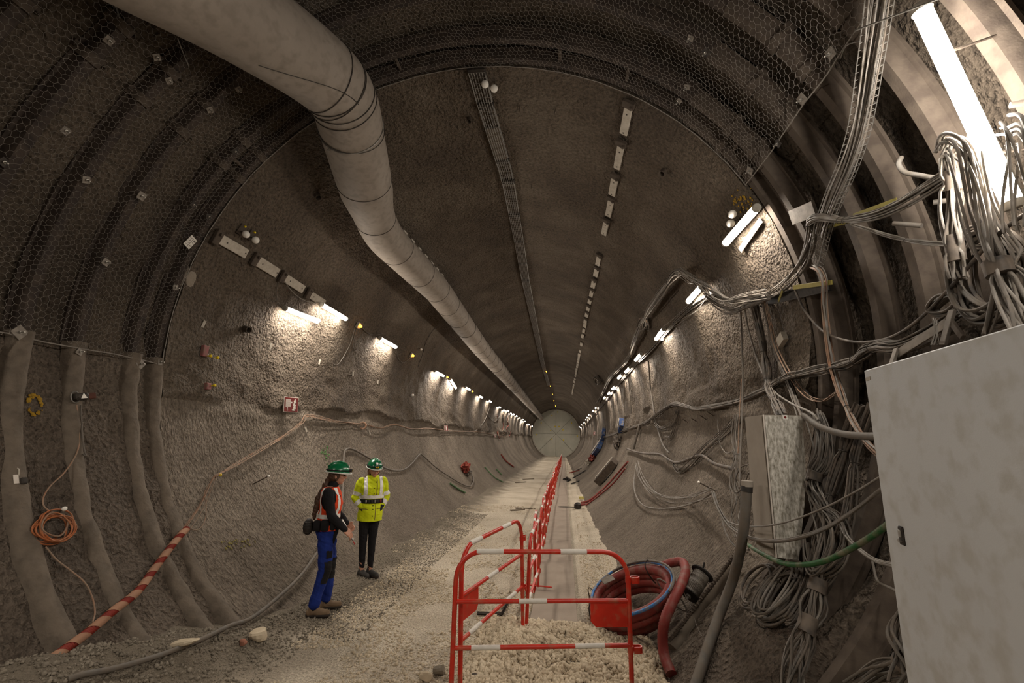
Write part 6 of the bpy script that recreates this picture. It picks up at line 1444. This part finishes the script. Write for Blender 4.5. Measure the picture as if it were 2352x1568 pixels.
def shoe(mb, sole, ankle, dirv):
    a = np.asarray(ankle, float); d = unit(np.array([dirv[0], dirv[1], 0])); s = np.array([-d[1], d[0], 0]); g = np.array([a[0], a[1], 0])
    capsule(mb, g+d*-.045+[0, 0, .045], g+d*.04+[0, 0, .055], .040, .045, 12); capsule(mb, g+d*.04+[0, 0, .048], g+d*.15+[0, 0, .038], .043, .036, 12); capsule(mb, g+d*-.02+[0, 0, .06], g+d*-.01+[0, 0, .10], .045, .042, 12)
    pts = [(-.085, 0), (-.075, .03), (-.02, .036), (.06, .042), (.13, .044), (.175, .03), (.19, 0), (.175, -.03), (.13, -.042), (.06, -.036), (-.02, -.034), (-.075, -.03)]
    sole.prism([(x, y) for x, y in pts], g+[0, 0, .0], d, s, (0, 0, 1), .026)
def Ry(a): c, s = math.cos(a), math.sin(a); return np.array([[c, 0, s], [0, 1, 0], [-s, 0, c]])

def rootat(label, px, py, fwd, scale):
    p = fl(px, py); o = thing('person', label, 'person', (p[0], p[1], gz(p[0], p[1])-0.004), 'people talking on the track'); o.rotation_euler = (0, 0, math.atan2(fwd[1], fwd[0])); o.scale = (scale,)*3; return o

# ---------------- person in the orange vest, seen from her right side
o = rootat('person in orange vest, blue trousers and green helmet, standing in profile with a clipboard', 733, 1406, (1, 0.06), 1.0)
o.rotation_euler = (0, 0, math.radians(22)); HC = np.array([.055, 0, 1.575]); HR = Ry(0.06)
RA = [(-.02, -.185, 1.385), (.045, -.225, 1.125), (.215, -.19, .955)]; LA = [(-.02, .185, 1.385), (.06, .215, 1.12), (.22, .11, .97)]
RL = [(0, -.088, .90), (.02, -.10, .50), (-.055, -.11, .10)]; LL_ = [(0, .088, .90), (.055, .10, .50), (.055, .12, .10)]
tors = [(.0, 0, .84, .105, .15), (.0, 0, .92, .12, .168), (.0, 0, 1.02, .108, .148), (.0, 0, 1.12, .105, .142), (.01, 0, 1.24, .122, .16), (.0, 0, 1.34, .115, .175), (-.015, 0, 1.41, .085, .16), (-.01, 0, 1.445, .06, .08)]
def body_mesh(tors, RA, LA, RL, LL_, HC, HR, neck, hands):
    mb = MB(); loft(mb, tors); capsule(mb, neck[0], neck[1], .054, .050); head(mb, HC, HR)
    for A in (RA, LA): capsule(mb, A[0], A[1], .047, .038); capsule(mb, A[1], A[2], .038, .026)
    for L_ in (RL, LL_): capsule(mb, L_[0], L_[1], .078, .053); capsule(mb, L_[1], L_[2], .053, .036); capsule(mb, L_[2], (L_[2][0], L_[2][1], .05), .036, .036)
    for h in hands: hand(mb, *h)
    return fuse(mb, .005, 3)
hands1 = [(np.array(RA[2]), np.array([.75, .25, -.7]), np.array([.3, .6, .5]), np.array([-.2, 1, 0.]), .55), (np.array(LA[2]), np.array([.6, -.5, -.35]), np.array([.4, 0, .8]), np.array([0, -.8, -.6]), .5)]
finish(body_mesh(tors, RA, LA, RL, LL_, HC, HR, ((-.01, 0, 1.40), (.03, 0, 1.50)), hands1), 'body', M['skin'], o)
face_bits(HC, HR, o, M['hairbrown'])
mb = MB(); loft(mb, [(x, y, z, rx+.008, ry+.008) for x, y, z, rx, ry in tors[2:]]); capsule(mb, (-.01, 0, 1.40), (.022, 0, 1.475), .066, .060)
for A in (RA, LA):
    e = np.array(A[1])+(np.array(A[2])-np.array(A[1]))*.97; capsule(mb, A[0], A[1], .064, .053); capsule(mb, A[1], e, .053, .038)
finish(wrinkle(fuse(mb, .006, 4), .008, 11, 3), 'sweater', M['blackcloth'], o)
mb = MB(); loft(mb, [(x, y, z, rx+.010, ry+.008) for x, y, z, rx, ry in tors[:3]])
for L_ in (RL, LL_): capsule(mb, L_[0], L_[1], .098, .076); capsule(mb, L_[1], (np.array(L_[2])+[0, 0, .03]), .076, .062)
tr = wrinkle(fuse(mb, .006, 4), .016, 9, 5); tro = finish(tr, 'trousers', M['blue'], o)
[patch(tr, lambda C, Nn: (C[:, 2] > .36) & (C[:, 2] < .60) & (Nn[:, 0] > .15) & (C[:, 1]*sd_ > 0), .004, 'knee_patch', M['blackcloth'], tro) for sd_ in (-1, 1)]; patch(tr, lambda C, Nn: (C[:, 2] > .64) & (C[:, 2] < .72) & (Nn[:, 1] < -.55) & (Nn[:, 0] > -.1) & (C[:, 0] > .03) & (C[:, 1] < -.12), .006, 'thigh_pocket', M['blackcloth'], tro)
mb = MB(); loft(mb, [(.005, 0, .93, .15, .185), (.003, 0, 1.02, .138, .172), (.0, 0, 1.12, .126, .163), (.01, 0, 1.24, .138, .176), (.0, 0, 1.34, .130, .178), (-.012, 0, 1.425, .094, .150), (-.01, 0, 1.45, .07, .09)]); vm = wrinkle(fuse(mb, .006, 4), .012, 8, 9)
V, Nn, F = arrays(vm); C_ = np.array([V[list(f)].mean(0) for f in F]); ok = ~((np.abs(C_[:, 1]) > .118) & (C_[:, 2] > 1.17) & (np.hypot((C_[:, 0]+.01)/.085, (C_[:, 2]-1.30)/.13) < 1.0)) & (C_[:, 2] < 1.44) & (C_[:, 2] > .94)
V2 = V; me = bpy.data.meshes.new('vest'); me.from_pydata(V2.tolist(), [], [F[i] for i in np.nonzero(ok)[0]]); ve = finish(me, 'vest', M['vest'], o)
patch(me, lambda C, Nn: (C[:, 2] > 1.075) & (C[:, 2] < 1.125), .004, 'reflective_waist_band', M['refl'], ve); patch(me, lambda C, Nn: (np.abs(np.abs(C[:, 1])-.112) < .018) & (C[:, 2] > 1.125) & (C[:, 2] < 1.43), .004, 'reflective_shoulder_band', M['refl'], ve)
mb = MB(); loft(mb, [(0, 0, 1.0, .142, .176), (0, 0, 1.05, .140, .174)]); bm_ = fuse(mb, .006, 1); finish(bm_, 'belt', M['blackcloth'], o)
for (x, y, z, a, b, c) in ((-.02, -.185, 1.01, .09, .05, .13), (.07, -.165, 1.02, .06, .05, .14), (-.11, -.13, 1.0, .09, .08, .12)):
    mb = MB(); mb.box((x, y, z), (a, b, c), None, .012); finish(mb.mesh('belt_pouch', M['blackcloth']), 'belt_pouch', M['blackcloth'], o)
mb = MB(); mb.box((.10, -.12, .90), (.05, .03, .22), Ry(.25), .008); finish(mb.mesh('hanging_strap', M['blackcloth']), 'hanging_strap', M['blackcloth'], o)
mb = MB(); mb.ball((-.215, -.09, .985), (.06, .075, .095), 16, 12); rs_ = finish(mb.mesh('rescue_canister', M['rubber']), 'rescue_canister', M['rubber'], o)
for k in range(4): mb = MB(); q = np.linspace(0, 2*PI, 21)[:-1]; z = .93+k*.036; rr_ = math.sqrt(max(0, 1-((z-.985)/.095)**2)); mb.tube(np.array([(-.215+.062*rr_*math.cos(t), -.09+.077*rr_*math.sin(t), z) for t in q]), .004, 5, closed=True); finish(mb.mesh('rib', M['galv']), 'rib', M['steeldark'], rs_)
mb, so = MB(), MB(); shoe(mb, so, RL[2], (1, -.12)); shoe(mb, so, LL_[2], (1, .1)); 
for L_, dv in ((RL, (1, -.12)), (LL_, (1, .1))):
    a, b = MB(), MB(); shoe(a, b, L_[2], dv); sh = finish(wrinkle(fuse(a, .006, 3), .004, 25, 2), 'shoe', M['shoe'], o); finish(b.mesh('sole', M['sole']), 'sole', M['sole'], sh)
    a = MB(); capsule(a, (L_[2][0], L_[2][1], .09), (L_[2][0], L_[2][1], .15), .046, .044); finish(a.mesh('sock', M['blackcloth']), 'sock', M['blackcloth'], o)
helmet(HC+HR@np.array([0, 0, .018]), HR, o)
mb = MB(); mb.ball(HC+np.array([-.03, 0, .0]), (.086, .083, .085), 18, 12); capsule(mb, HC+[-.095, 0, -.03], HC+[-.125, -.01, -.10], .032, .034); capsule(mb, HC+[-.125, -.01, -.10], (-.135, -.02, 1.30), .036, .045); capsule(mb, (-.135, -.02, 1.30), (-.165, -.03, 1.13), .045, .030); capsule(mb, (-.165, -.03, 1.13), (-.165, -.03, 1.06), .03, .010)
mb.ball(HC+np.array([.0, -.07, -.01]), (.03, .018, .05), 10, 8); finish(wrinkle(fuse(mb, .006, 2), .012, 22, 8), 'hair_ponytail', M['hairbrown'], o)
# clipboard held in both hands
bx_ = basis(unit(np.array([.55, -.12, -.83])), np.array([.0, 1, -.12]), np.cross(unit(np.array([.55, -.12, -.83])), np.array([.0, 1, -.12])))
cb = thing('clipboard', 'clipboard with white paper held by the person in the orange vest', 'clipboard', (0, 0, 0)); lp_ = np.array([.235, -.045, .93]); wp = np.array(o.location)+rotz(math.radians(22))@lp_; cb.location = tuple(wp); cb.rotation_euler = (0, 0, math.radians(22))
mb = MB(); mb.box((0, 0, 0), (.30, .21, .004), bx_, .001); part(mb, 'board', M['steeldark'], cb, 0, False); mb = MB(); mb.box(bx_[:, 2]*(.004 if bx_[2, 2] > 0 else -.004), (.28, .20, .003), bx_); part(mb, 'paper', M['paper'], cb, 0, False)
mb = MB(); mb.bar(bx_[:, 0]*.12+bx_[:, 1]*-.09, bx_[:, 0]*.20+bx_[:, 1]*-.10, .006, 6); part(mb, 'red_pen', mat('red_pen', '#a01c1c', None, rough=.5), cb, 0, False)

# ---------------- person in the yellow jacket, facing the camera
yaw2 = math.radians(-56)
o = rootat('person in fluorescent yellow jacket, black leggings and green helmet, hands in pockets', 838, 1322, (.3, -.95), 1.0); o.rotation_euler = (0, 0, yaw2)
HR = rotz(.05)@Ry(.16); HC = np.array([.045, 0, 1.565])
RA = [(-.01, -.165, 1.385), (-.045, -.235, 1.14), (.065, -.115, .975)]; LA = [(-.01, .165, 1.385), (-.045, .235, 1.14), (.065, .115, .975)]
RL = [(0, -.08, .88), (.01, -.075, .49), (-.01, -.055, .10)]; LL_ = [(0, .08, .88), (.02, .06, .49), (.02, .065, .10)]
tors2 = [(.0, 0, .83, .10, .145), (.0, 0, .92, .115, .160)]+tors[2:]
hands2 = [(np.array(RA[2]), np.array([-.1, .45, -.9]), np.array([.6, 0, .2]), np.array([0, 1., 0]), .3), (np.array(LA[2]), np.array([-.1, -.45, -.9]), np.array([.6, 0, .2]), np.array([0, -1., 0]), .3)]
finish(body_mesh(tors2, RA, LA, RL, LL_, HC, HR, ((-.01, 0, 1.40), (.025, 0, 1.49)), hands2), 'body', M['skin'], o)
face_bits(HC, HR, o, M['hair2'])
mb = MB(); loft(mb, [(.0, 0, .80, .160, .195), (.0, 0, .9, .158, .192), (.0, 0, 1.0, .150, .182), (.0, 0, 1.10, .138, .168), (.01, 0, 1.2, .150, .180), (.01, 0, 1.3, .145, .185), (-.005, 0, 1.38, .115, .172), (-.01, 0, 1.43, .09, .12), (.0, 0, 1.475, .076, .078)])
for A in (RA, LA):
    e = np.array(A[1])+(np.array(A[2])-np.array(A[1]))*.78; capsule(mb, A[0], A[1], .070, .064); capsule(mb, A[1], e, .064, .054)
jm = wrinkle(fuse(mb, .006, 4), .020, 7, 21); jk = finish(jm, 'jacket', M['yel'], o)
armn = lambda C: np.abs(C[:, 1]) > .19
patch(jm, lambda C, Nn: (C[:, 2] > 1.135) & (C[:, 2] < 1.185) & ~armn(C), .005, 'reflective_chest_band', M['refl'], jk)
patch(jm, lambda C, Nn: (np.abs(np.abs(C[:, 1])-.115) < .026) & (C[:, 2] > 1.185) & (C[:, 2] < 1.50), .005, 'reflective_shoulder_band', M['refl'], jk)
def along_arm(C, A0, A1, t0, t1, rmax):
    A0, A1 = np.array(A0), np.array(A1); d = A1-A0; L2 = d@d; t = ((C-A0)@d)/L2; r = np.linalg.norm(C-A0-t[:, None]*d, axis=1); return (t > t0) & (t < t1) & (r < rmax)
for A in (RA, LA):
    s = np.sign(A[0][1]); patch(jm, lambda C, Nn: along_arm(C, A[0], A[1], .62, .84, .11) & (C[:, 1]*s > .165), .005, 'reflective_sleeve_band', M['refl'], jk); patch(jm, lambda C, Nn: along_arm(C, A[1], A[2], .30, .60, .09) & (C[:, 1]*s > .13), .005, 'reflective_cuff_band', M['refl'], jk)
    b = MB(); w0 = np.array(A[1])+(np.array(A[2])-np.array(A[1]))*.74; w1 = np.array(A[2])+(np.array(A[2])-np.array(A[1]))*.06; capsule(b, w0, w1, .053, .044); finish(wrinkle(fuse(b, .006, 2), .008, 14, 3), 'cuff', M['navy'], jk)
for z in (.87, 1.0, 1.05, 1.22, 1.30, 1.40):
    mb = MB(); V, Nn, F = arrays(jm); k = np.argmax((np.abs(V[:, 2]-z) < .02)*(np.abs(V[:, 1]-.02) < .02)*(V[:, 0]+1)); mb.ball(V[k]+[.004, 0, 0], .008, 8, 6); finish(mb.mesh('snap_button', M['blackcloth']), 'snap_button', M['blackcloth'], jk)
patch(jm, lambda C, Nn: (np.abs(C[:, 1]-.045) < .006) & (C[:, 0] > .03) & (C[:, 2] > .82) & (C[:, 2] < 1.44), .003, 'front_placket', M['brass'], jk)
for s in (-1, 1): patch(jm, lambda C, Nn: (np.abs(C[:, 1]-s*.12) < .055) & (np.abs(C[:, 2]-.985) < .006) & (C[:, 0] > .03), .005, 'pocket_edge', M['brass'], jk)
mb = MB(); capsule(mb, (.0, 0, 1.43), (.022, 0, 1.475), .066, .062); finish(fuse(mb, .006, 1), 'inner_collar', M['blackcloth'], o)
mb = MB(); loft(mb, [(0, 0, 1.065, .157, .187), (0, 0, 1.125, .153, .183)]); bl_ = finish(fuse(mb, .006, 1), 'belt', M['blackcloth'], o)
for k, (y, m_) in enumerate(((-.10, 'galv'), (-.06, 'rubber'), (-.02, 'rubber'), (.03, 'galv'), (.07, 'rubber'), (.12, 'redcloth'))):
    mb = MB(); mb.box((.158-abs(y)*.35, y, 1.095), (.022, .028, .045), None, .004); finish(mb.mesh('belt_loop', M[m_]), 'belt_loop', M[m_], bl_)
mb = MB(); loft(mb, [(x, y, z, rx+.005, ry+.004) for x, y, z, rx, ry in tors2[:3]])
for L_ in (RL, LL_): capsule(mb, L_[0], L_[1], .086, .060); capsule(mb, L_[1], np.array(L_[2])+[0, 0, .035], .060, .042)
finish(wrinkle(fuse(mb, .006, 4), .007, 14, 6), 'leggings', M['blackcloth'], o)
for L_, dv in ((RL, (.8, .35)), (LL_, (.8, .45))):
    a, b = MB(), MB(); shoe(a, b, L_[2], dv); sh = finish(wrinkle(fuse(a, .006, 3), .004, 25, 2), 'shoe', M['shoe2'], o); finish(b.mesh('sole', M['sole']), 'sole', M['sole'], sh)
helmet(HC+HR@np.array([0, 0, .018]), HR, o)
mb = MB(); mb.ball(HC+HR@np.array([-.03, 0, .0]), (.088, .084, .085), 18, 12)
for s in (-1, 1): capsule(mb, HC+HR@np.array([-.01, s*.078, .0]), HC+HR@np.array([-.03, s*.07, -.07]), .02, .02)
capsule(mb, HC+[-.08, 0, -.04], HC+[-.07, 0, -.11], .05, .04); finish(wrinkle(fuse(mb, .006, 2), .012, 22, 8), 'hair', M['hair2'], o)
